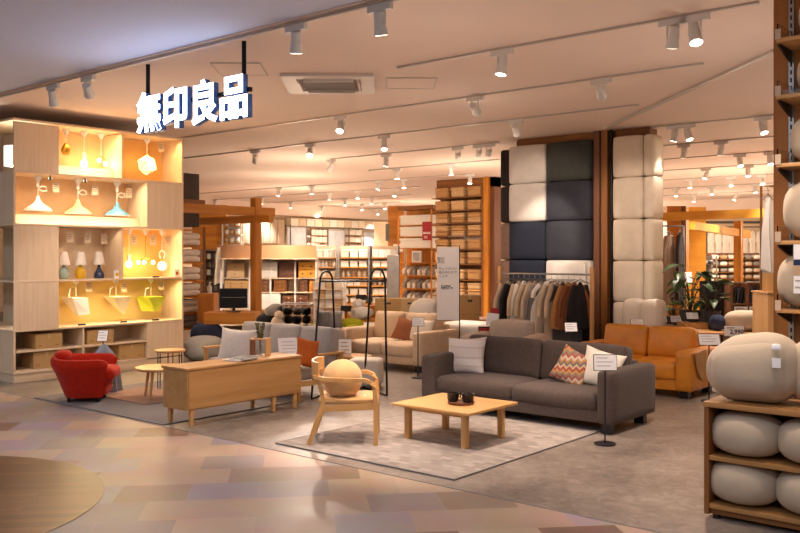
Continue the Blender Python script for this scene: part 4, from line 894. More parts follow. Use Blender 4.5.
for i, (m, c, h) in enumerate(CLT):
    x = ga+.16+(gb-ga-.36)*i/13
    garment('%s garment hanging %s from left on the rail before the pillar' % (c, nth(i)), 'garments on the rail before the pillar', m, x, GY, gz-.014, math.radians(66+random.uniform(-26, 20)), .58, h, .055, i, .5 if i != 7 else .2, tagc=i in (2, 6, 9))
t = thing('folded_blanket', 'light grey blanket draped over the top of the pillar cushions behind the clothes', 'blanket', (pv(568, 12.6), 12.62, zy(300, pv(568, 12.6), 12.6)))
B().soft(0, 0, .3, .62, .06, .62, .025, .006, 8, wob=.008).obj('body', 'pillar_grey', t)
# ================= a kit for the deeper shop: racks filled with single goods =================
GM = {}
def goods_mesh(kind, w, d, h, m):
    k = (kind, round(w, 2), round(d, 2), round(h, 2), m)
    if k not in GM:
        b = B()
        if kind == 'box': b.bbox(-w/2, w/2, -d/2, d/2, 0, h, .008)
        elif kind == 'lidbox': b.bbox(-w/2*.96, w/2*.96, -d/2*.96, d/2*.96, 0, h*.78, .008); b.bbox(-w/2, w/2, -d/2, d/2, h*.74, h, .01)
        elif kind == 'basket':
            b.soft(0, 0, h*.36, w*.95, d*.95, h*.7, .03, .008, 6); b.soft(0, 0, h*.82, w, d, h*.32, .025, .012, 6); b.box(-w*.1, w*.1, -d/2-.004, -d/2+.03, h*.5, h*.6)
        elif kind == 'roll': b.soft(0, 0, h/2, w, d, h, h*.48, (.0, .0, .0), 8, wob=.004)
        elif kind == 'fold': b.soft(0, 0, h/2, w, d, h, h*.4, (0, 0, .01), 6, wob=.005)
        elif kind == 'bottle': b.lathe([(w/2, 0), (w/2, h*.65), (w*.2, h*.8), (w*.2, h), (0, h)], 10)
        elif kind == 'file': b.prism([(-d/2, 0), (d/2, 0), (d/2, h), (d/6, h), (-d/2, h*.55)], -w/2, w/2, Matrix(((0, 0, 1, 0), (1, 0, 0, 0), (0, 1, 0, 0), (0, 0, 0, 1))))
        GM[k] = b.mesh(kind, m)
    return GM[k]
def rack(name, label, x, y, rz, w, d, zs, upr=(0, 1), m_board='oak_x', m_up='white_metal', back=None, bt=.025, top=None, hdr=None):
    t = thing(name, label, 'shelf', (x, y, 0), rz); H = top or zs[-1]+.05
    for u in upr:
        xx = -w/2+w*u
        for s in (-1, 1): B().box(xx-.018, xx+.018, s*d/2-.018, s*d/2+.018, 0, H).obj('upright', m_up, t)
    for z in zs: B().box(-w/2, w/2, -d/2+.005, d/2-.005, z-bt, z).obj('shelf_board', m_board, t)
    if back: B().box(-w/2, w/2, d/2-.012, d/2, 0, H).obj('back_panel', back, t)
    t['_w'] = w; return t
def put(t, lx, ly, z, kind, w, d, h, m, name, label, cat, group, rz=0):
    R_ = Matrix.Rotation(t.rotation_euler.z, 3, 'Z'); p = R_@Vector((lx, ly, 0))+Vector(t.location)
    o = link(name, goods_mesh(kind, w, d, h, m), (p.x, p.y, z+.001), (0, 0, t.rotation_euler.z+rz)); return tag(o, label, cat, group)
def fill(t, z, n, kind, w, d, h, mats, name, what, cat, where, group, lx0=None, lx1=None, ly=0, stack=1, jit=.0):
    W_ = t['_w']; a = -W_/2+.04 if lx0 is None else lx0; c = W_/2-.04 if lx1 is None else lx1; pitch = (c-a)/n
    for i in range(n):
        for k in range(stack):
            m = mats[(i*7+k*3+int(z*10)) % len(mats)]
            sl = '' if stack == 1 else ('lower ' if k == 0 else 'upper ')
            put(t, a+pitch*(i+.5)+random.uniform(-jit, jit), ly, z+k*(h+.002), kind, min(w, pitch*.95), d, h, m, name, '%s%s, %s from left%s' % (sl, what, nth(i), ', '+where), cat, group)
def LV(i, n): return ['top', 'second', 'third', 'fourth', 'fifth', 'sixth', 'seventh', 'eighth'][i]+' shelf'
# linen rack right behind the lamp wall
x, y = pd(181, 15.6); zs = [zd(p, 15.6) for p in (327, 312, 296, 280, 262.5, 246, 229.5)]
t = rack('linen_rack', 'dark wood rack of folded bedding just right of the lamp wall', x, y, 0, .68, .5, zs, m_board='amber_x', m_up='brown_z', top=zs[-1]+.04)
for i, z in enumerate(zs[:-1]):
    m = ['cloth_white', 'cloth_grey', 'cloth_white', 'cloth_white', 'cloth_white', 'cloth_white'][i]
    fill(t, z, 2, 'roll', .3, .44, .115, [m, 'cloth_white', 'cloth_grey'], 'folded_blanket', 'folded bedding', 'bedding', '%s of the linen rack' % LV(5-i, 6), 'folded bedding on the linen rack', stack=2)
tag(B().bbox(-.16, .22, -.2, .2, 0, .95, .01).obj('charcoal_board', 'goods_dark', loc=(x+.05, y, zs[-1]+.042)), 'dark charcoal panel standing on top of the linen rack', 'panel')
# wood frame of posts and beams, checkout desk and monitor
x, y = pd(256, 16); z = zd(198, 16)
pg = thing('timber_frame', 'orange brown timber post with crossing beams beside the checkout desk', 'frame', (x, y, 0))
B().bbox(-.075, .075, -.075, .075, 0, z, .005).obj('post', 'amber_z', pg)
B().bbox(-.06, .06, -2.2, .42, z-.33, z-.17, .005).obj('beam', 'amber_y', pg); B().bbox(-2.2, .42, -.06, .06, z-.46, z-.32, .005).obj('beam', 'amber_x', pg)
B().bbox(-.07, .07, -2.2, -1.2, z-.17, z-.1, .004).obj('beam_cap', 'brown_y', pg)
x, y = pd(232, 14.9)
t = thing('checkout_desk', 'orange brown wooden desk carrying the black monitor', 'desk', (x, y, 0), FACE_CAM)
B().bbox(-.42, .44, -.3, .3, .535, .73, .006).obj('top', 'amber_x', t)
for s in (-1, 1): B().bbox(s*.37-.03, s*.37+.03, -.27, .27, 0, .535, .004).obj('leg', 'amber_z', t)
mo = thing('monitor', 'black flat computer monitor on the wooden desk', 'monitor', (x+.02, y+.02, .731), FACE_CAM+.1)
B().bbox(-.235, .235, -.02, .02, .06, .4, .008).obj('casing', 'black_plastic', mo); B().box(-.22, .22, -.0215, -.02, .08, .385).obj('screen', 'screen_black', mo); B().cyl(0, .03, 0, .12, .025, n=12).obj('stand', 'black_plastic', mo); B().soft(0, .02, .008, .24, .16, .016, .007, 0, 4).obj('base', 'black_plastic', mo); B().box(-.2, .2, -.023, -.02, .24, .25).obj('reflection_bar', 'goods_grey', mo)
x, y = pd(209, 15.35)
t = thing('wooden_cabinet', 'plain orange brown wooden cabinet left of the checkout desk', 'cabinet', (x, y, 0), FACE_CAM); h = zd(293, 15.35)
B().bbox(-.15, .13, -.22, .22, 0, h, .005).obj('carcass', 'amber_z', t); B().bbox(-.13, .11, -.228, -.22, .06, h-.05, .003).obj('door', 'amber_z', t)
t = thing('pump_bottle', 'small white pump bottle on the wooden cabinet', 'bottle', (x+.02, y, h+.001)); B().lathe([(.035, 0), (.035, .12), (.012, .15), (.012, .18), (0, .18)], 14).obj('body', 'plastic_white', t); B().box(-.008, .05, -.008, .008, .18, .196).obj('pump', 'plastic_white', t)
# wood panel wall and white goods behind the frame
def panel_struct(name, px0, px1, py0, py1, Y, m, th=.1):
    a, c = pd(px0, Y), pd(px1, Y); z1, z0 = zd(py0, Y), zd(py1, Y) if py1 else 0
    d = Vector((c[0]-a[0], c[1]-a[1], 0)); L_ = d.length
    o = struct(name, B().box(0, L_, 0, th, z0, z1), m); o.location = (a[0], a[1], 0); o.rotation_euler = (0, 0, math.atan2(d.y, d.x)); return o
panel_struct('wall_wood_left', 192, 226, 205, 0, 25, 'amber_x', .3)
x, y = pd(233, 25); zs = [zd(p, 25) for p in (243, 234.5, 226, 219)]
t = rack('cloth_shelf', 'white shelf of pale folded goods beyond the timber beam', x, y, FACE_CAM, .52, .4, zs, back='white_metal')
for i, z in enumerate(zs[:-1]): fill(t, z, 3, 'fold', .16, .34, .15, ['cloth_white', 'plastic_pale', 'goods_tan'], 'folded_cloth', 'pale folded cloth', 'linen', '%s beyond the timber beam' % LV(2-i, 3), 'pale goods beyond the beam')
for k in range(6):
    x0, y0 = pd(246+k*7, 30); tag(B().soft(0, 0, 0, .23, .05, .85, .02, (0, .02, 0), 6).obj('curtain_panel', 'cloth_beige' if k % 2 else 'cloth_sand', loc=(x0, y0, zd(232, 30)), rot=(0, 0, FACE_CAM)), 'cream curtain sample hanging above the copper band, %s from left' % nth(k), 'curtain', 'cream curtain samples')
a, c = pd(224, 30.1), pd(290, 30.1); rl = B().tube([(a[0], a[1], zd(245.5, 30)), (c[0], c[1], zd(245.5, 30))], .03, 6).obj('dark_rail', 'goods_dark'); tag(rl, 'thin dark rail under the cream curtain samples', 'rail')
x, y = pd(213, 23.5); zs = [zd(p, 23.5) for p in (300, 291, 283, 275, 267, 259, 251)]
t = rack('kitchen_rack', 'dark rack crowded with small grey goods behind the linen rack', x, y, FACE_CAM, .55, .35, zs, m_board='goods_dark', m_up='goods_grey', back='goods_brown')
for i, z in enumerate(zs[:-1]): fill(t, z, 5, 'box' if i % 2 else 'bottle', .085, .2, .15, ['goods_grey', 'goods_dark', 'plastic_pale', 'goods_brown'], 'small_container', 'small grey container', 'container', '%s of the dark rack' % LV(5-i, 6), 'small goods on the dark rack')
garment('white robe hanging between the dark rack and the drawer shelves', None, 'cloth_white', *pd(221, 22.5), 2.05, FACE_CAM, .3, 1.0, .1, 77, .4)
# drawer shelves with the copper band
DY = 20.0; x, y = pd(270, DY)
zs = [.12, zd(308, DY), zd(291.5, DY), zd(277.5, DY), zd(259, DY)]; W = (317-223)/FPX*DY
t = rack('storage_shelf', 'long pale shelf of drawer chests under a copper fascia', x, y, FACE_CAM, W, .45, zs, upr=(0, .3, .52, .78, 1), m_board='plywood_x', back='plywood_z', top=zs[-1])
N_ = 24; vs = []; fs = []
for i in range(N_+1):
    a = -1+2*i/N_; yy = -.26-.35*(1-a*a)
    for zz in (zs[-1], zs[-1]+.31): vs.append((a*W/2, yy, zz)); vs.append((a*W/2, yy+.02, zz))
for i in range(N_): o = i*4; fs += [(o, o+4, o+6, o+2), (o+1, o+3, o+7, o+5), (o+2, o+6, o+7, o+3), (o, o+1, o+5, o+4)]
B().add(vs, fs).obj('fascia', 'copper_panel', t, label='curved copper coloured fascia band')
B().box(-W/2, W/2, -.62, .22, zs[-1]-.001, zs[-1]+.012).obj('canopy_board', 'plywood_x', t)
def chest(px0, px1, lev, label, m, mk, rows, cols=1, h=None, group='small drawer chests'):
    a, c = (px0-270)/FPX*DY, (px1-270)/FPX*DY; w = c-a-.02; h = h or .33
    R_ = Matrix.Rotation(FACE_CAM, 3, 'Z'); p = R_@Vector(((a+c)/2, -.02, 0))+Vector((x, y, 0))
    q = thing('drawer_chest', label, 'drawers', (p.x, p.y, zs[lev]+.001), FACE_CAM, group); B().bbox(-w/2, w/2, -.18, .18, 0, h, .006).obj('body', m, q)
    for r in range(rows):
        for cc in range(cols):
            x0 = -w/2+.015+(w-.03)*cc/cols; x1 = -w/2+.015+(w-.03)*(cc+1)/cols-.01; z0 = .015+(h-.03)*r/rows; z1 = .015+(h-.03)*(r+1)/rows-.012
            d_ = B().bbox(x0, x1, -.195, -.18, z0, z1, .004).obj('drawer', m, q); B().cyl(0, 0, 0, .012, .018, n=10).obj('knob', mk, d_, ((x0+x1)/2, -.195, (z0+z1)/2), (PI/2, 0, 0))
chest(262, 279, 3, 'white chest of four drawers on the upper shelf under the copper band', 'plastic_white', 'plastic_pale', 4, 1, .36)
chest(280, 298, 3, 'dark walnut chest of six drawers on the upper shelf under the copper band', 'walnut_x', 'goods_dark', 3, 2, .36)
chest(299, 317, 3, 'orange wood chest with four dark finger holes on the upper shelf', 'gold_wood', 'black_plastic', 2, 2, .36)
chest(261, 273.5, 2, 'brown wood chest of three drawers, left of the middle shelf', 'walnut_x', 'kraft_dark', 3, 1, .27)
chest(274.5, 288, 2, 'brown wood chest of three drawers, middle of the middle shelf', 'brown_x', 'kraft_dark', 3, 1, .27)
chest(300, 309, 2, 'narrow brown wood chest on the middle shelf beside an empty gap', 'walnut_x', 'kraft_dark', 3, 1, .27); chest(309.5, 317, 2, 'amber wood chest at the right end of the middle shelf', 'amber_x', 'kraft_dark', 2, 1, .25)
chest(261, 282, 1, 'white low chest of two drawers on the lower shelf', 'plastic_white', 'plastic_pale', 2, 1, .34); chest(283, 309, 1, 'walnut chest of six drawers on the lower shelf', 'walnut_x', 'kraft_light', 3, 2, .3)
chest(228, 246, 3, 'light orange chest of two drawers left of the timber post', 'kraft_light', 'kraft_dark', 2, 1, .33); chest(226, 250, 2, 'brown chest of drawers behind the black monitor', 'kraft', 'kraft_dark', 3, 2, .26); chest(226, 250, 1, 'pale chest of drawers behind the desk', 'plastic_pale', 'goods_grey', 2, 2, .3)
# dark cushions and clear bin behind the wooden sofa
x, y = pd(285, 12.9)
dt = thing('display_table', 'low pale table behind the wooden frame sofa carrying dark soft goods', 'table', (x, y, 0), FACE_CAM)
B().bbox(-.5, .5, -.3, .3, .5, .55, .005).obj('top', 'plywood_x', dt)
for s in (-1, 1): B().bbox(s*.46-.03, s*.46+.03, -.27, .27, 0, .5, .004).obj('leg', 'plywood_z', dt)
bx, by = pd(297.5, 12.9); z0 = .552
bn = thing('clear_bin', 'clear plastic bin full of dark cushions behind the wooden frame sofa', 'bin', (bx, by, z0), FACE_CAM)
for s in (-1, 1): B().box(s*.215-.003, s*.215+.003, -.2, .2, 0, .43).obj('side', 'acrylic', bn)
for s in (-1, 1): B().box(-.212, .212, s*.2-.003, s*.2+.003, 0, .43).obj('side', 'acrylic', bn)
B().tube([(-.215, -.2, .43), (.215, -.2, .43), (.215, .2, .43), (-.215, .2, .43)], .008, 6, True).obj('rim', 'white_metal', bn)
for i in range(9):
    a, c, k = (i % 3)-1, 0, i//3; R_ = Matrix.Rotation(FACE_CAM, 3, 'Z'); p = R_@Vector((a*.135, -.06+.06*(i % 2), 0))+Vector((bx, by, 0))
    tag(B().ball(0, 0, 0, .068, .11, .062, .7, 14, 8, .06).obj('rolled_cushion', ['cloth_dark', 'cloth_grey', 'goods_dark', 'goods_grey'][(i*5) % 4], loc=(p.x, p.y, z0+.065+k*.127), rot=(0, 0, FACE_CAM)), 'dark rolled cushion in the clear bin, %s layer, %s from left' % (['bottom', 'middle', 'top'][k], nth(i % 3)), 'cushion', 'rolled cushions in the clear bin')
for i, (px, zz, w, h, m, lab) in enumerate(((258, .56, .2, .13, 'cloth_dark', 'dark grey throw at the left foot of the pile beside the bin'), (266, .68, .22, .15, 'cloth_black', 'black throw in the middle of the pile beside the bin'), (274, .82, .2, .14, 'cloth_grey', 'grey throw on top of the pile beside the bin'), (274, .56, .24, .12, 'goods_grey', 'grey throw at the bottom of the pile beside the bin'))):
    u, v = pd(px, 12.85); tag(B().soft(0, 0, h/2, w, .3, h, .05, .01, 8, wob=.012).obj('folded_throw', m, loc=(u, v, zz), rot=(0, 0, FACE_CAM)), lab, 'throw', 'dark throws beside the clear bin')
u, v = pd(277, 12.5); t = thing('plush_toy', 'small beige plush lying on the dark throws behind the sofa', 'soft toy', (u, v, .56), FACE_CAM); B().ball(0, 0, .13, .09, .08, .13, .9).obj('body', 'plush', t); B().ball(.03, -.02, .28, .065, .06, .06).obj('head', 'plush', t)
for i, (px, z0_, w, m, lab) in enumerate(((324, .60, .2, 'goods_grey', 'dark grey square cushion standing behind the garment rack, left of two'), (335, .60, .2, 'cloth_grey', 'mid grey square cushion standing behind the garment rack, right of two'))):
    u, v = pd(px, 13.0); o = B().pillow(.24, .27, .14, 10).obj('square_pillow', m, loc=(u, v, z0_+.135), rot=(-.2, 0, FACE_CAM)); tag(o, lab, 'cushion')
u, v = pd(330, 13.1); tag(B().soft(0, 0, .3, .46, .5, .6, .05, .01, 6).obj('ottoman', 'taupe_fabric', loc=(u, v, .001), rot=(0, 0, FACE_CAM)), 'light taupe block ottoman under two grey cushions', 'ottoman')
# lime chair, small table, pale pouf
x, y = pd(345, 14.6); lc = thing('lime_armchair', 'lime green upholstered armchair partly hidden behind the garment rack', 'armchair', (x, y, 0), 0)
B().soft(0, .2, .38, .42, .12, .46, .05, .02, 8).obj('backrest', 'lime_fabric', lc); B().soft(0, -.02, .31, .4, .46, .16, .05, .015, 8).obj('seat', 'lime_fabric', lc)
for s in (-1, 1): B().soft(s*.19, .05, .43, .09, .36, .22, .04, .01, 6).obj('armrest', 'lime_fabric', lc)
for sx in (-1, 1):
    for sy in (-1, 1): B().cyl(sx*.2, sy*.2, 0, .24, .018, n=10).obj('leg', 'beech_z', lc)
x, y = pd(354, 11.75); t = thing('round_table', 'small round wood table behind the garment rack', 'table', (x, y, 0)); B().lathe([(0, .32), (.23, .32), (.24, .33), (.24, .345), (0, .345)], 32).obj('top', 'beech_x', t)
for k in range(3): a = k*2.09; B().tube([(.16*math.cos(a), .16*math.sin(a), .32), (.19*math.cos(a), .19*math.sin(a), 0)], .016, 8).obj('leg', 'beech_z', t)
u, v = pd(345, 11.7); t = thing('tabletop_sign', 'white printed card standing on the small round table', 'sign', (u, v, .346), FACE_CAM); B().box(-.085, .085, -.004, .004, 0, .22, RX(-.12)).obj('card', 'sign_white', t); b = B()
for k in range(3): b.box(-.06, .03+.012*k, -.006, -.004, .17-k*.05, .182-k*.05, RX(-.12))
b.box(-.07, .07, -.006, -.004, .02, .03, RX(-.12)); b.obj('printed_lines', 'goods_tan', t)
u, v = pd(366, 11.2); t = thing('pale_pouf', 'pale square upholstered pouf on the floor behind the garment rack', 'pouf', (u, v, .001), FACE_CAM-.2); B().soft(0, 0, .2, .4, .36, .34, .04, .008, 8).obj('body', 'cream_white', t)
for sx in (-1, 1):
    for sy in (-1, 1): B().cyl(sx*.15, sy*.13, 0, .04, .02, n=8).obj('foot', 'oak_z', t)
# long display table with cartons, white goods and tablets
x, y = pd(410, 15.6)
lt = thing('display_table', 'long low wooden display table with cartons behind the beige sofa', 'table', (x, y, 0), FACE_CAM)
B().bbox(-1.45, 1.4, -.4, .4, .52, .57, .005).obj('top', 'amber_x', lt)
for s in (-1, 0, 1): B().bbox(s*1.2-.05, s*1.2+.05, -.35, .35, 0, .52, .004).obj('leg', 'amber_z', lt)
for px, w, h, lab, m in ((388, .46, .36, 'large brown cardboard carton behind the beige sofa, left of two together', 'kraft'), (409.5, .3, .36, 'brown cardboard carton touching the larger one behind the beige sofa', 'kraft_light'), (469, .34, .42, 'brown cardboard carton with a hand hole right of the white banner', 'kraft')):
    u, v = pd(px, 15.5); kraft('cardboard_carton', lab, 'brown cartons on the display table', u, v, .571, w, .4, h, FACE_CAM, m)
u, v = pd(424, 15.3); t = thing('wrapped_pouf', 'white plastic wrapped cushion with three dark dots beside the cartons', 'cushion', (u, v, .571), FACE_CAM); B().soft(0, 0, .17, .48, .36, .33, .1, .02, 10, wob=.016).obj('body', 'cloth_white', t); b = B()
for k in range(3): b.ball(-.06+k*.07, -.185, .12, .018, .012, .022, n=10, m=6)
b.obj('dots', 'ink', t)
u, v = pd(361, 15.3); t = thing('white_bundle', 'crumpled white cloth bundle on the display table', 'cloth', (u, v, .571), FACE_CAM); B().ball(0, 0, .11, .2, .16, .11, .8, 20, 10, .15).obj('lower_fold', 'cloth_white', t); B().ball(-.05, 0, .26, .1, .1, .1, .9, 16, 10, .2).obj('upper_fold', 'cloth_white', t)
for px, Y, z, lab in ((346, 15.1, .571, 'lower'), (361, 15.75, .571, 'upper, behind the white bundle')):
    u, v = pd(px, Y); t = thing('tablet_stand', 'black tilted tablet on a stand on the display table, '+lab, 'tablet', (u, v, z), FACE_CAM); hz = .2 if lab == 'lower' else .36
    B().cyl(0, 0, 0, hz, .012, n=8).obj('pole', 'black_metal', t); B().box(-.09, .09, -.006, .006, -.06, .06, TR(0, -.01, hz)@RX(-.7)).obj('screen', 'screen_black', t); B().cyl(0, 0, 0, .012, .07, n=16).obj('base', 'black_metal', t)
for i, (px, m) in enumerate(((353, 'amber_x'), (373, 'amber_z'))): u, v = pd(px, 15.8); tag(B().bbox(-.15, .15, -.12, .12, 0, .22, .006).obj('wooden_crate', m, loc=(u, v, .571), rot=(0, 0, FACE_CAM)), 'orange brown wooden crate %s the white bundle' % ('left of' if i == 0 else 'right of'), 'crate')
# white bench, taupe armchair, leaflet rack, banner
u, v = pd(475, 13.6); t = thing('white_daybed', 'white low daybed with a pale mattress right of the beige sofa', 'bed', (u, v, 0), .1)
B().bbox(-.5, .42, -.4, .4, .1, .4, .01).obj('base', 'white_metal', t); B().soft(-.04, 0, .52, .92, .8, .25, .05, .01, 8).obj('mattress', 'plastic_white', t)
for sx in (-1, 1):
    for sy in (-1, 1): B().cyl(-.04+sx*.4, sy*.33, 0, .1, .025, n=8).obj('leg', 'oak_z', t)
u, v = pd(505, 10.75); t = thing('taupe_armchair', 'taupe fabric armchair with low arms behind the charcoal sofa', 'armchair', (u, v, 0), .25)
B().soft(0, .28, .5, .56, .18, .74, .05, .02, 8).obj('backrest', 'taupe_fabric', t); B().soft(0, -.04, .34, .56, .6, .2, .05, .015, 8).obj('seat', 'taupe_fabric', t)
for s in (-1, 1): B().soft(s*.37, .0, .42, .18, .76, .6, .05, .01, 8).obj('armrest', 'taupe_fabric', t); B().box(s*.37-.04, s*.37+.04, -.33, .33, 0, .12).obj('leg', 'oak_y', t)
u, v = pd(485, 11.6); t = thing('leaflet_rack', 'white leaflet stand with a red header and red and black booklets', 'rack', (u, v, 0), FACE_CAM)
B().cyl(0, .02, 0, .62, .015, n=8).obj('pole', 'dark_metal', t); B().cyl(0, .02, 0, .015, .13, n=20).obj('base', 'dark_metal', t)
B().box(-.08, .08, -.004, .004, .76, .93, RY(.0)).obj('sheet', 'sign_white', t, rot=(0, .12, 0)); B().box(-.04, .07, -.004, .004, .93, 1.0).obj('header', 'sign_red', t, rot=(0, .12, 0)); B().box(-.09, .08, -.03, .03, .6, .75).obj('holder', 'black_plastic', t); b = B()
for k in range(3): b.box(-.08+k*.055, -.035+k*.055, -.034, -.03, .63, .73)
b.obj('booklets', 'sign_red', t)
u, v = pd(448, 12.3); bh0, bh1 = zd(320, 12.3), zd(247, 12.3); t = thing('banner_stand', 'tall white printed banner hung on a black stand behind the beige sofa', 'banner', (u, v, 0), FACE_CAM)
B().box(-.155, .155, -.004, .004, bh0, bh1).obj('sheet', 'banner', t)
B().tube([(.165, .015, 0), (.165, .015, bh1+.02), (-.16, .015, bh1+.02)], .008, 6).obj('pole', 'black_metal', t); B().tube([(.165, .015, bh0), (-.16, .015, bh0)], .008, 6).obj('lower_bar', 'black_metal', t); B().lathe([(.14, 0), (.14, .012), (0, .014)], 20, (.165, .015, 0)).obj('base', 'black_metal', t)
text('lettering', '無印\n良品', .052, (-.1, -.006, bh1-.19), (PI/2, 0, 0), 'ink', t, space=.8); text('lettering', 'ちょうどいい\n組みあわせで\nくらす', .043, (-.13, -.006, bh1-.36), (PI/2, 0, 0), 'ink', t, align='LEFT', space=1.25); text('lettering', '収納家具\n相談受付中', .034, (-.1, -.006, bh1-.57), (PI/2, 0, 0), 'ink', t, align='LEFT', off=.001, space=.8)
# ================= basket shelf and white box shelf =================
BY = 18.64; bz = [zy(p, pv(460, BY), BY) for p in (327, 311, 295.5, 279.5, 264, 249.5, 236, 223, 210.5, 197.5)]
ba, bb_ = pv(436, BY), pv(487, BY); W = bb_-ba; x = (ba+bb_)/2; bz = [max(.05, z) for z in bz]
t = rack('basket_shelf', 'tall dark wood shelf filled with lidded rattan baskets', x, BY, 0, W, .42, bz, upr=(1,), m_board='brown_x', m_up='brown_z', back='brown_z', top=CEIL-.25)
B().box(-W/2+.1, W/2+.3, -.1, .2, CEIL-.25, CEIL-.005).obj('header', 'brown_x', t); B().box(W/2+.02, W/2+.16, -.2, .2, 0, CEIL-.005).obj('post', 'amber_z', t); B().box(W/2+.17, W/2+.3, -.1, .2, 0, CEIL-.005).obj('post', 'walnut_z', t)
for i, z in enumerate(bz):
    if i == 1: continue
    hh = (bz[i+1] if i < 9 else z+.42)-z-.06; two = i in (2, 4, 6, 7)
    fill(t, z, 3, 'basket', .42, .36, min(.27, hh*(.48 if two else .92)), ['rattan', 'rattan_light'], 'rattan_basket', 'lidded rattan basket', 'basket', LV(min(9-i, 7), 8) if i > 2 else ('lower shelf' if i == 2 else 'floor shelf'), 'lidded baskets on the tall shelf', stack=2 if two else 1)
WY = 19.5; wa, wb = pv(403, WY), pv(436, WY); W = wb-wa; x = (wa+wb)/2; wz = [max(.05, zy(p, x, WY)) for p in (318, 300, 288, 275, 262.5, 248, 236.5, 225, 213.5)]
t = rack('carton_shelf', 'wooden shelf of big white boxes, file boxes and a framed poster', x, WY, 0, W, .42, wz[:-1], m_board='amber_x', m_up='amber_z', back='amber_z', top=wz[-1]+.1)
B().box(-W/2, W/2+.05, -.21, .21, wz[-1]+.1, wz[-1]+.22).obj('header', 'brown_x', t)
for i in (5, 6, 7): put(t, 0, 0, wz[i], 'lidbox', W-.06, .4, (wz[i+1]-wz[i])-.05, 'plastic_white', 'storage_box', 'wide white storage box behind the red sign, %s of three' % ['lowest', 'middle', 'topmost'][i-5], 'box', 'wide white boxes on the carton shelf')
for i in (1, 2, 3): fill(t, wz[i], 6, 'file', .1, .3, .25, ['plastic_pale', 'cloth_grey', 'plastic_white'], 'file_box', 'slanted file box', 'file box', '%s row under the framed poster' % ['bottom', 'middle', 'top'][i-1], 'file boxes on the carton shelf')
u = thing('framed_poster', 'white framed picture standing in the open bay under the red sign', 'poster', (x, WY-.12, wz[4]+.001)); B().box(-.17, .17, -.015, .015, 0, .33).obj('frame', 'white_metal', u); B().box(-.12, .12, -.017, -.015, .05, .28).obj('picture', 'poster_art', u)
rx = pv(427.5, WY-.28); u = thing('red_sign', 'dark red square sign with white lettering hung before the white boxes', 'sign', (rx, WY-.3, zy(231, rx, WY-.3))); B().box(-.16, .16, -.01, .01, -.26, .26).obj('board', 'sign_red', u); text('lettering', '無印良品', .066, (0, -.012, -.06), (PI/2, 0, 0), 'sign_white', u, off=.002); B().box(-.02, .02, .01, .09, -.02, .02).obj('bracket', 'dark_metal', u)
b = B()
for k in range(3): b.box(-.1, .02, -.012, -.01, -.2+k*.025, -.19+k*.025)
b.obj('printed_lines', 'sign_white', u)
# ================= white goods racks in the middle distance =================
SY = 24.0
for bi, (px0, px1, nm) in enumerate(((316, 337, 'left bay'), (339, 369, 'middle bay'), (371, 399, 'right bay'))):
    u, v = pd((px0+px1)/2, SY); W = (px1-px0)/FPX*SY
    zs = [zd(p, SY) for p in (312, 303, 294.5, 285.5, 277, 267, 257.5)]
    if bi == 2: zs = zs[:]; 
    t = rack('goods_rack', 'pale rack of white household goods behind the garment rack, '+nm, u, v, FACE_CAM, W, .4, zs, m_board='amber_x' if bi else 'oak_x', m_up='steel' if bi != 2 else 'dark_metal', back='wall_paint', top=zs[-1]+.32)
    for i, z in enumerate(zs):
        kind = ['lidbox', 'box', 'fold', 'lidbox', 'box', 'bottle', 'lidbox'][(i+bi) % 7]; n = {'bottle': 5, 'box': 4}.get(kind, 3)
        fill(t, z, n, kind, .22 if kind != 'bottle' else .1, .3, .17 if i < 6 else .22, ['plastic_white', 'plastic_cream', 'plastic_pale', 'plastic_white', 'goods_tan'], 'household_box' if kind != 'bottle' else 'household_bottle', 'white household %s' % ('box' if kind != 'bottle' else 'bottle'), 'box' if kind != 'bottle' else 'bottle', '%s, %s of goods rack' % (LV(6-i, 7), nm), 'white goods, '+nm)
u, v = pd(330, 18); zs = [zd(p, 18) for p in (325, 315.5, 306.5, 297.5, 288.5)]
t = rack('drawer_rack', 'pale low rack of cream plastic drawers behind the left hoop', u, v, FACE_CAM, .62, .4, zs, m_board='plywood_x', back='plywood_z', top=zs[-1]+.16)
for i, z in enumerate(zs): fill(t, z, 3, 'box', .18, .34, .15, ['plastic_cream', 'plastic_white', 'kraft_light'], 'plastic_drawer', 'cream plastic drawer box', 'drawers', '%s of the low pale rack' % LV(4-i, 5), 'cream drawers on the low rack')
u, v = pd(393, 23); tag(B().bbox(-.16, .16, -.03, .03, 0, 1.9-.2, .01).obj('grey_panel', 'goods_grey', loc=(u, v, .001), rot=(0, 0, FACE_CAM)), 'grey slotted end panel of the right goods rack', 'panel')
# far wall posters and shelves
wx = -25.15
def wallbit(px0, px1, py0, py1): 
    y0, y1 = pu(px0, wx), pu(px1, wx); ym = (y0+y1)/2; return y0, y1, ym, zy(py1, wx, ym), zy(py0, wx, ym)
for px0, px1, py0, py1, lab in ((287, 306, 227.5, 247, 'leftmost of the three'), (326, 344, 230, 250, 'middle of the three'), (361.5, 377, 232, 250.5, 'rightmost of the three')):
    y0, y1, ym, z0, z1 = wallbit(px0, px1, py0, py1)
    q = thing('wall_poster', 'large pale poster high on the far wall, '+lab, 'poster', (wx, ym, z0), PI/2, 'posters on the far wall'); w = (y1-y0)/2
    B().box(-w, w, -.03, .0, 0, z1-z0).obj('print', 'poster', q); b = B()
    for s in (-1, 1): b.box(s*w-.03, s*w+.03, -.05, 0, -.03, z1-z0+.03)
    for zz in (0, z1-z0): b.box(-w, w, -.05, 0, zz-.03, zz+.03)
    b.obj('frame', 'rail_grey', q)
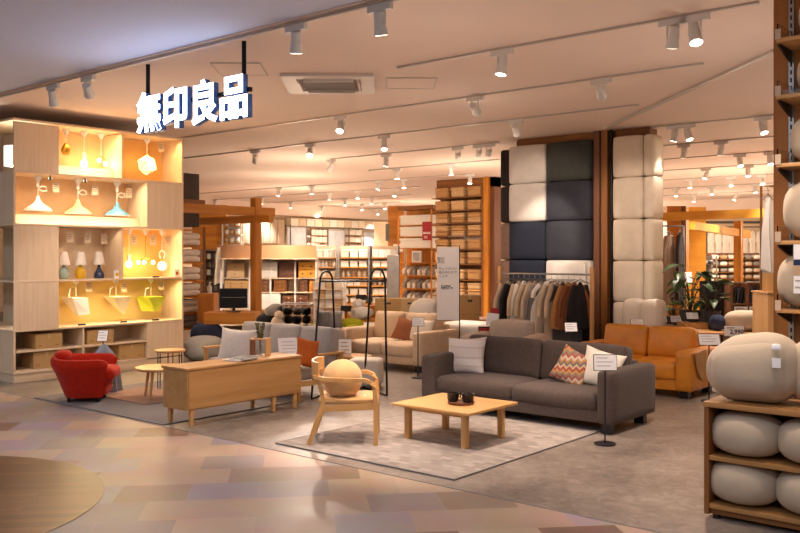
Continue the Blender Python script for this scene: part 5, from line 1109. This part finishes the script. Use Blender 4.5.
for px0, px1, lab in ((307.5, 324.5, 'between the left and middle posters'), (345.5, 360, 'between the middle and right posters')):
    y0, y1, ym, z0, z1 = wallbit(px0, px1, 229, 250); zz = [z0, z0+(z1-z0)*.36, z0+(z1-z0)*.7]
    t = rack('high_shelf', 'high wall shelf of white boxes '+lab, wx+.05, ym, PI/2, y1-y0, .3, zz, m_board='brown_x', m_up='goods_brown', top=z1)
    for i, z in enumerate(zz): fill(t, z, 4, 'lidbox', .3, .24, .22, ['plastic_white', 'plastic_pale'], 'white_box', 'white box', 'box', '%s high %s' % (LV(2-i, 3), lab), 'white boxes high on the far wall')
y0, y1, ym, z0, z1 = wallbit(287, 376, 219, 227.5)
t = rack('upper_ledge', 'long ledge of pale cartons above the posters on the far wall', wx+.05, ym, PI/2, y1-y0, .3, [z0], m_board='goods_grey', m_up='goods_grey', top=z0+.05)
fill(t, z0, 12, 'box', .5, .26, .3, ['plastic_pale', 'plastic_cream', 'cloth_beige'], 'pale_carton', 'pale carton', 'box', 'on the ledge above the far posters', 'cartons above the posters')
panel_struct('wall_wood_centre', 388, 404, 206, 0, 31, 'amber_x', .3)
panel_struct('wall_cream', 374, 390, 222, 0, 34, 'wall_paint', .2)
u, v = pd(387.5, 30.5); tag(B().bbox(-.07, .07, -.05, .05, 0, .6, .01).obj('wall_speaker', 'goods_grey', loc=(u, v, zd(241, 30.5)), rot=(0, 0, FACE_CAM)), 'narrow dark grey panel on the wooden wall at centre back', 'panel')
u, v = pd(398, 27); tag(B().bbox(-.15, .15, -.1, .1, 0, .24, .01).obj('white_lightbox', 'sign_white', loc=(u, v, zd(252, 27)), rot=(0, 0, FACE_CAM)), 'small white box in front of the wooden back wall', 'box')
tag(B().bbox(-.15, .15, -.12, .12, 0, zd(252, 27)-.001, .01).obj('wooden_stand', 'amber_z', loc=(u, v, .001), rot=(0, 0, FACE_CAM)), 'wooden stand under the small white box at centre back', 'stand')
# ================= right background =================
random.seed(21)
panel_struct('wall_amber', 689, 706, 207, 0, 19.5, 'gold_wood', .3)
panel_struct('pillar_wood', 667, 683, 206, 0, 18.5, 'amber_z', .3)
panel_struct('pillar_dark', 683, 686, 206, 0, 18.4, 'walnut_z', .3)
u, v = pd(738.5, 18); zt = zd(221, 18)
pg = thing('timber_frame', 'orange brown timber frame with crossing beams at right rear', 'frame', (u, v, 0), 0)
B().bbox(-.075, .075, -.075, .075, 0, zt, .005).obj('post', 'amber_z', pg)
def W3(px, py, Y): a, c = pd(px, Y); return (a-u, c-v, zd(py, Y))
B().bar([W3(656, 217, 17.6), W3(765, 213, 17.0)], .14, .17).obj('beam', 'gold_wood', pg); B().bar([W3(692, 225.5, 16.4), W3(748, 234.5, 18.4)], .12, .15).obj('beam', 'gold_wood', pg)
z = zd(227, 30); a, c = pd(706, 30), pd(764, 30)
hr = thing('wall_rail', 'high dark clothes rail along the far right wall', 'rail', ((a[0]+c[0])/2, (a[1]+c[1])/2, 0), math.atan2(c[1]-a[1], c[0]-a[0])); Lr = math.hypot(c[0]-a[0], c[1]-a[1])/2
B().tube([(-Lr, 0, z), (Lr, 0, z)], .02, 8).obj('rail', 'goods_dark', hr)
for s in (-1, 1): B().box(s*Lr-.03, s*Lr+.03, -.03, .03, 0, z+.2).obj('post', 'goods_dark', hr)
B().box(-Lr, Lr, -.1, .1, z+.12, z+.2).obj('header', 'goods_dark', hr)
for i, px in enumerate((711, 718.5, 726, 732.5, 745, 752.5, 759.5)):
    uu, vv = pd(px, 30); garment('white shirt hanging %s from left on the far right wall' % nth(i), 'white shirts on the far right wall', 'cloth_white', uu, vv, z-.02, FACE_CAM+.3, .24, .92, .08, 40+i, .35)
u, v = pd(735, 29.2); zs = [zd(p, 29.2) for p in (292, 285, 278.5, 272, 265.5, 259)]
t = rack('folded_goods_shelf', 'dark wood shelf of folded pale clothes under the white shirts', u, v, FACE_CAM, 1.75, .4, zs, m_board='brown_x', m_up='brown_z', back='walnut_z', top=zs[-1]+.2)
for i, z in enumerate(zs): fill(t, z, 6, 'fold', .24, .34, .13, ['cloth_white', 'cloth_beige', 'goods_tan', 'cloth_grey', 'plastic_pale'], 'folded_garment', 'folded pale garment', 'clothes', '%s under the white shirts' % LV(5-i, 6), 'folded clothes under the shirts')
u, v = pd(708, 24); zs = [zd(p, 24) for p in (300, 291, 282, 273, 264)]
t = rack('rolled_goods_rack', 'narrow grey rack of rolled dark goods beside the amber wall', u, v, FACE_CAM, .34, .35, zs, m_board='goods_grey', m_up='steel', back='goods_grey', top=zs[-1]+.22)
for i, z in enumerate(zs): fill(t, z, 3, 'roll', .09, .3, .1, ['cloth_dark', 'cloth_grey', 'cloth_white'], 'rolled_cloth', 'small rolled cloth', 'linen', '%s of the narrow grey rack' % LV(4-i, 5), 'rolled cloths on the narrow rack', stack=1)
# hanging garments by the cream pillar and the tall white dress
u, v = pd(668, 15.2); a = pd(662, 15.2); c = pd(684, 15.2)
t = thing('side_rail', 'short clothes rail right of the cream cushions', 'clothes rack', (u, v, 0), FACE_CAM); z = zd(226, 15.2)
B().tube([(-.1, 0, z), (.28, 0, z)], .014, 8).obj('rail', 'steel', t); B().tube([(.28, 0, 0), (.28, 0, z)], .014, 8).obj('post', 'steel', t); B().tube([(-.1, 0, 0), (-.1, 0, z)], .014, 8).obj('post', 'steel', t); B().box(.24, .32, -.2, .2, 0, .02).obj('foot', 'steel', t); B().box(-.14, -.06, -.2, .2, 0, .02).obj('foot', 'steel', t)
garment('long sand coloured dress hanging right of the cream cushions', 'garments by the cream pillar', 'cloth_sand', *pd(669, 15.2), z-.014, FACE_CAM+.5, .28, 1.25, .12, 61, .5)
garment('long charcoal coat hanging beside the sand coloured dress', 'garments by the cream pillar', 'cloth_dark', *pd(680, 15.2), z-.014, FACE_CAM+1.0, .3, 1.2, .1, 62, .5)
u, v = pd(768, 9.2); z = zd(188, 9.2)
t = thing('dress_stand', 'slim wooden pole stand for the long white dress', 'clothes rack', (u, v, 0), FACE_CAM)
B().tube([(-.06, .03, 0), (-.06, .03, z+.02), (.06, .0, z+.02)], .014, 8).obj('pole', 'brown_z', t); B().lathe([(.16, 0), (.16, .015), (0, .02)], 20, (-.06, .03, 0)).obj('base', 'brown_x', t)
garment('long white dress hanging on a pole beside the tall wall shelving', 'white garments on the pole', 'cloth_white', u, v, z, FACE_CAM+.5, .2, .78, .1, 71, .0)
garment('lower white dress hanging beneath the upper one on the pole', 'white garments on the pole', 'cloth_white', u, v, z-.84, FACE_CAM+.5, .16, .6, .1, 72, .0)
u, v = pd(771, 9.6); garment('grey cardigan hanging behind the white dress on the pole', 'white garments on the pole', 'cloth_grey', u, v, z-.9, FACE_CAM+.6, .16, .5, .1, 73, .0)
# wooden cabinet end by the tall shelving
u, v = pd(769, 8.2); h = zd(291, 8.2); t = thing('end_cabinet', 'light oak cabinet end beside the big floor cushion', 'cabinet', (u, v, 0), FACE_CAM-.05)
B().bbox(-.085, .2, -.2, .2, 0, h-.02, .005).obj('carcass', 'oak_z', t); B().bbox(-.095, .21, -.21, .21, h-.02, h, .004).obj('top', 'oak_x', t)
u, v = pd(768, 8.15); tag(B().box(-.012, .012, -.05, .05, 0, .17).obj('wood_sample', 'beech_z', loc=(u, v, h+.001), rot=(0, 0, FACE_CAM+1.2)), 'pale wooden card standing on the oak cabinet end', 'sample')
# crates, floor cushion, 2,990 sign
u, v = pd(722, 12.2); zt = zd(333, 12.2); t = thing('crate_table', 'brown wicker crate table right of the leather sofa', 'table', (u, v, 0), FACE_CAM); TZ = zd(331, 12.2)
B().bbox(-.45, .6, -.3, .3, TZ-.03, TZ, .005).obj('top', 'oak_x', t)
for i in range(3):
    B().soft(-.27+i*.35, -.02, (TZ-.035)/2, .33, .5, TZ-.036, .02, .004, 6).obj('wicker_crate', 'goods_brown', t)
uu, vv = pd(744, 12.2); o = bean('floor_cushion', 'long beige floor cushion lying on the wicker crate table', uu, vv, TZ+.001, .56, .4, .29, 'bean_beige', FACE_CAM+.1, .75, .02)
uu, vv = pd(717.5, 12.3); o = bean('floor_cushion', 'navy blue cushion beside the long beige one on the crate table', uu, vv, TZ+.001, .2, .34, .22, 'navy_fabric', FACE_CAM, .8, .03)
uu, vv = pd(734, 11.75); t = thing('price_board', 'white price board reading 2,990 hanging on the wicker crates', 'sign', (uu, vv, zd(336, 11.75)), FACE_CAM)
B().box(-.13, .13, -.004, .004, 0, .135).obj('board', 'sign_white', t); text('lettering', '2,990', .085, (.035, -.006, .055), (PI/2, 0, 0), 'ink', t, off=.002)
B().box(-.05, .05, .004, .012, -.45, 0).obj('support', 'sign_white', t); b = B(); b.box(-.1, .0, -.006, -.004, .105, .115); b.obj('printed_lines', 'ink', t)
# plain wooden boxes with price signs behind the leather sofa
for i, (px, Y, w, zt_, lab) in enumerate(((668, 12.9, .46, 325, 'left'), (692, 12.7, .34, 322, 'right'))):
    uu, vv = pd(px, Y); h = zd(zt_, Y); tag(B().bbox(-w/2, w/2, -.2, .2, 0, h, .006).obj('display_box', 'box_oak', loc=(uu, vv, .001), rot=(0, 0, FACE_CAM)), 'oak display box behind the leather sofa, %s of two' % lab, 'box')
    for k, dx in enumerate((-.11, .12) if i == 0 else (0,)):
        a = FACE_CAM; q = (uu+dx*math.cos(a), vv+dx*math.sin(a)); s_ = sign_stand('white price sign on the %s oak display box%s' % (lab, '' if i else [', left of two', ', right of two'][k]), q[0], q[1], .09, .17, .1, h+.002, rb=.04, tilt=-.5)
# dark book stand
u, v = pd(746, 13.5); t = thing('book_stand', 'brown wooden book stand with leaning dark books', 'shelf', (u, v, 0), FACE_CAM); z0, z1 = zd(303, 13.5), zd(283, 13.5)
for xx in (-.27, -.02, .23): B().bbox(xx-.025, xx+.025, -.12, .12, 0, z1, .004).obj('post', 'book_wood', t)
B().bbox(-.27, .25, -.12, .12, z0-.03, z0, .004).obj('shelf_board', 'book_wood', t); B().bbox(-.27, .25, .1, .12, 0, z1, .004).obj('back_panel', 'book_wood', t); B().tube([(-.3, -.1, z1+.01), (.3, -.1, z1+.01)], .008, 6).obj('rail', 'steel', t)
for g in range(2):
    for k in range(4):
        lx = -.215+g*.25+k*.05; R_ = Matrix.Rotation(FACE_CAM, 3, 'Z'); p = R_@Vector((lx, -.01, 0))+Vector((u, v, 0))
        tag(B().bbox(-.014, .014, -.08, .08, 0, .25-.02*(k % 2), .003, RY(.12)).obj('book', ['book_dark', 'book_blue', 'cloth_black'][(k+g) % 3], loc=(p.x, p.y, z0+.004), rot=(0, 0, FACE_CAM)), 'dark book leaning in the %s half of the book stand, %s from left' % (['left', 'right'][g], nth(k)), 'book', 'books in the dark book stand')
for px, lab in ((741, 'left'), (756, 'right')):
    uu, vv = pd(px, 13.25); tt = thing('pink_sign', 'pinkish printed sign under the book stand, %s of two' % lab, 'sign', (uu, vv, .0), FACE_CAM, 'signs under the book stand'); B().box(-.1, .1, -.004, .004, z0-.2, z0-.04).obj('board', 'sign_white', tt); B().box(-.012, .012, .004, .016, 0, z0-.05).obj('post', 'dark_metal', tt); b = B()
    for k in range(4): b.box(-.08, .05+.01*k, -.006, -.004, z0-.08-k*.03, z0-.068-k*.03)
    b.obj('printed_lines', 'terracotta', tt)
u, v = pd(716, 14); tag(B().bbox(-.22, .2, -.15, .15, 0, zd(281, 14), .008).obj('dark_cabinet', 'cloth_black', loc=(u, v, .001), rot=(0, 0, FACE_CAM)), 'dark cabinet left of the book stand behind the plant', 'cabinet')
u, v = pd(684, 16.5); t = thing('white_notice', 'pale notice board hanging before the amber wall', 'sign', (u, v, 0), FACE_CAM); B().box(-.15, .15, -.005, .005, zd(284, 16.5), zd(272, 16.5)).obj('board', 'sign_white', t); B().cyl(0, .02, 0, zd(273, 16.5), .012, n=8).obj('pole', 'steel', t)
# broad-leaved plants
def leaf(b, base, yaw, pitch, L_, w, droop=.5):
    n = 7; vs = []; fs = []; m = Matrix.Translation(base)@RZ(yaw)@RY(-pitch)
    for i in range(n+1):
        s = i/n; ww = 1.35*w*math.sin(PI*min(1, s*.92+.06))**.7*(1-.35*s); z = -droop*L_*s*s
        for j, t_ in enumerate((-1, -.5, 0, .5, 1)): vs.append((L_*s, t_*ww, z+abs(t_)*ww*.35))
    for i in range(n):
        for j in range(4): a = i*5+j; fs.append((a, a+1, a+6, a+5))
    b.add(vs, fs, m)
def plant(label, px, Y, zpot, specs, potw=.16, lm=('leaf', 'leaf_light')):
    u, v = pd(px, Y); t = thing('potted_plant', label, 'plant', (u, v, zpot))
    B().lathe([(potw*.75, 0), (potw, .26), (potw*.93, .26), (potw*.9, .22), (0, .22)], 20).obj('pot', 'goods_dark', t)
    sb_ = B()
    for k, (yaw, h, r, L_, w, pit, lt) in enumerate(specs):
        c, s = math.cos(yaw), math.sin(yaw); tip = (r*c, r*s, .22+h); sb_.tube([(0, 0, .2), (r*.4*c, r*.4*s, .22+h*.65), tip], .006, 5); b = B(); leaf(b, tip, yaw, pit, L_, w); b.obj('leaf', lm[lt], t)
    sb_.obj('stem', 'stem', t); return t
R = random.Random(5)
plant('tall potted plant with broad glossy leaves between the cream pillar and the crates', 690, 12.9, .62, [(math.radians(40+180)+R.uniform(-.3, .3), .68, .1, .3, .12, .2, 0)]+[(R.uniform(0, 6.28), R.uniform(.1, .6), R.uniform(.08, .26), R.uniform(.16, .28), R.uniform(.05, .09), R.uniform(-.3, .6), int(R.random() < .25)) for _ in range(22)])
plant('second leafy potted plant nearer the dark cabinet with a bright green leaf', 712, 12.75, .62, [(math.radians(40), .48, .1, .2, .08, .1, 1)]+[(R.uniform(0, 6.28), R.uniform(.05, .42), R.uniform(.06, .22), R.uniform(.12, .22), R.uniform(.04, .07), R.uniform(-.2, .7), int(R.random() < .3)) for _ in range(16)], .13)
plant('low bushy potted plant at the foot of the amber wall', 673, 13.3, .5, [(R.uniform(0, 6.28), R.uniform(.05, .35), R.uniform(.05, .2), R.uniform(.12, .2), R.uniform(.03, .06), R.uniform(-.2, .7), int(R.random() < .2)) for _ in range(16)], .13)
u, v = pd(690, 13.1); tag(B().bbox(-.4, .45, -.3, .25, 0, .49, .008).obj('plant_bench', 'brown_x', loc=(u, v, .001), rot=(0, 0, FACE_CAM)), 'brown wooden bench under the potted plants', 'bench')
for px, Y in ((690, 12.9), (712, 12.75)):
    uu, vv = pd(px, Y); tag(B().bbox(-.12, .12, -.12, .12, 0, .122, .006).obj('plant_block', 'brown_x', loc=(uu, vv, .493), rot=(0, 0, FACE_CAM)), 'small brown block under the %s potted plant' % ('tall' if px == 690 else 'second'), 'block')
# turn lettering into plain meshes
bpy.context.view_layer.update()
DG = bpy.context.evaluated_depsgraph_get()
for o in [o for o in SC.objects if o.type == 'FONT']:
    me = bpy.data.meshes.new_from_object(o.evaluated_get(DG)); me.name = o.name
    n = bpy.data.objects.new('tmp', me); COL.objects.link(n); n.parent = o.parent; n.location = o.location; n.rotation_euler = o.rotation_euler
    for c in list(o.children): c.parent = n
    nm = o.name; bpy.data.objects.remove(o); n.name = nm
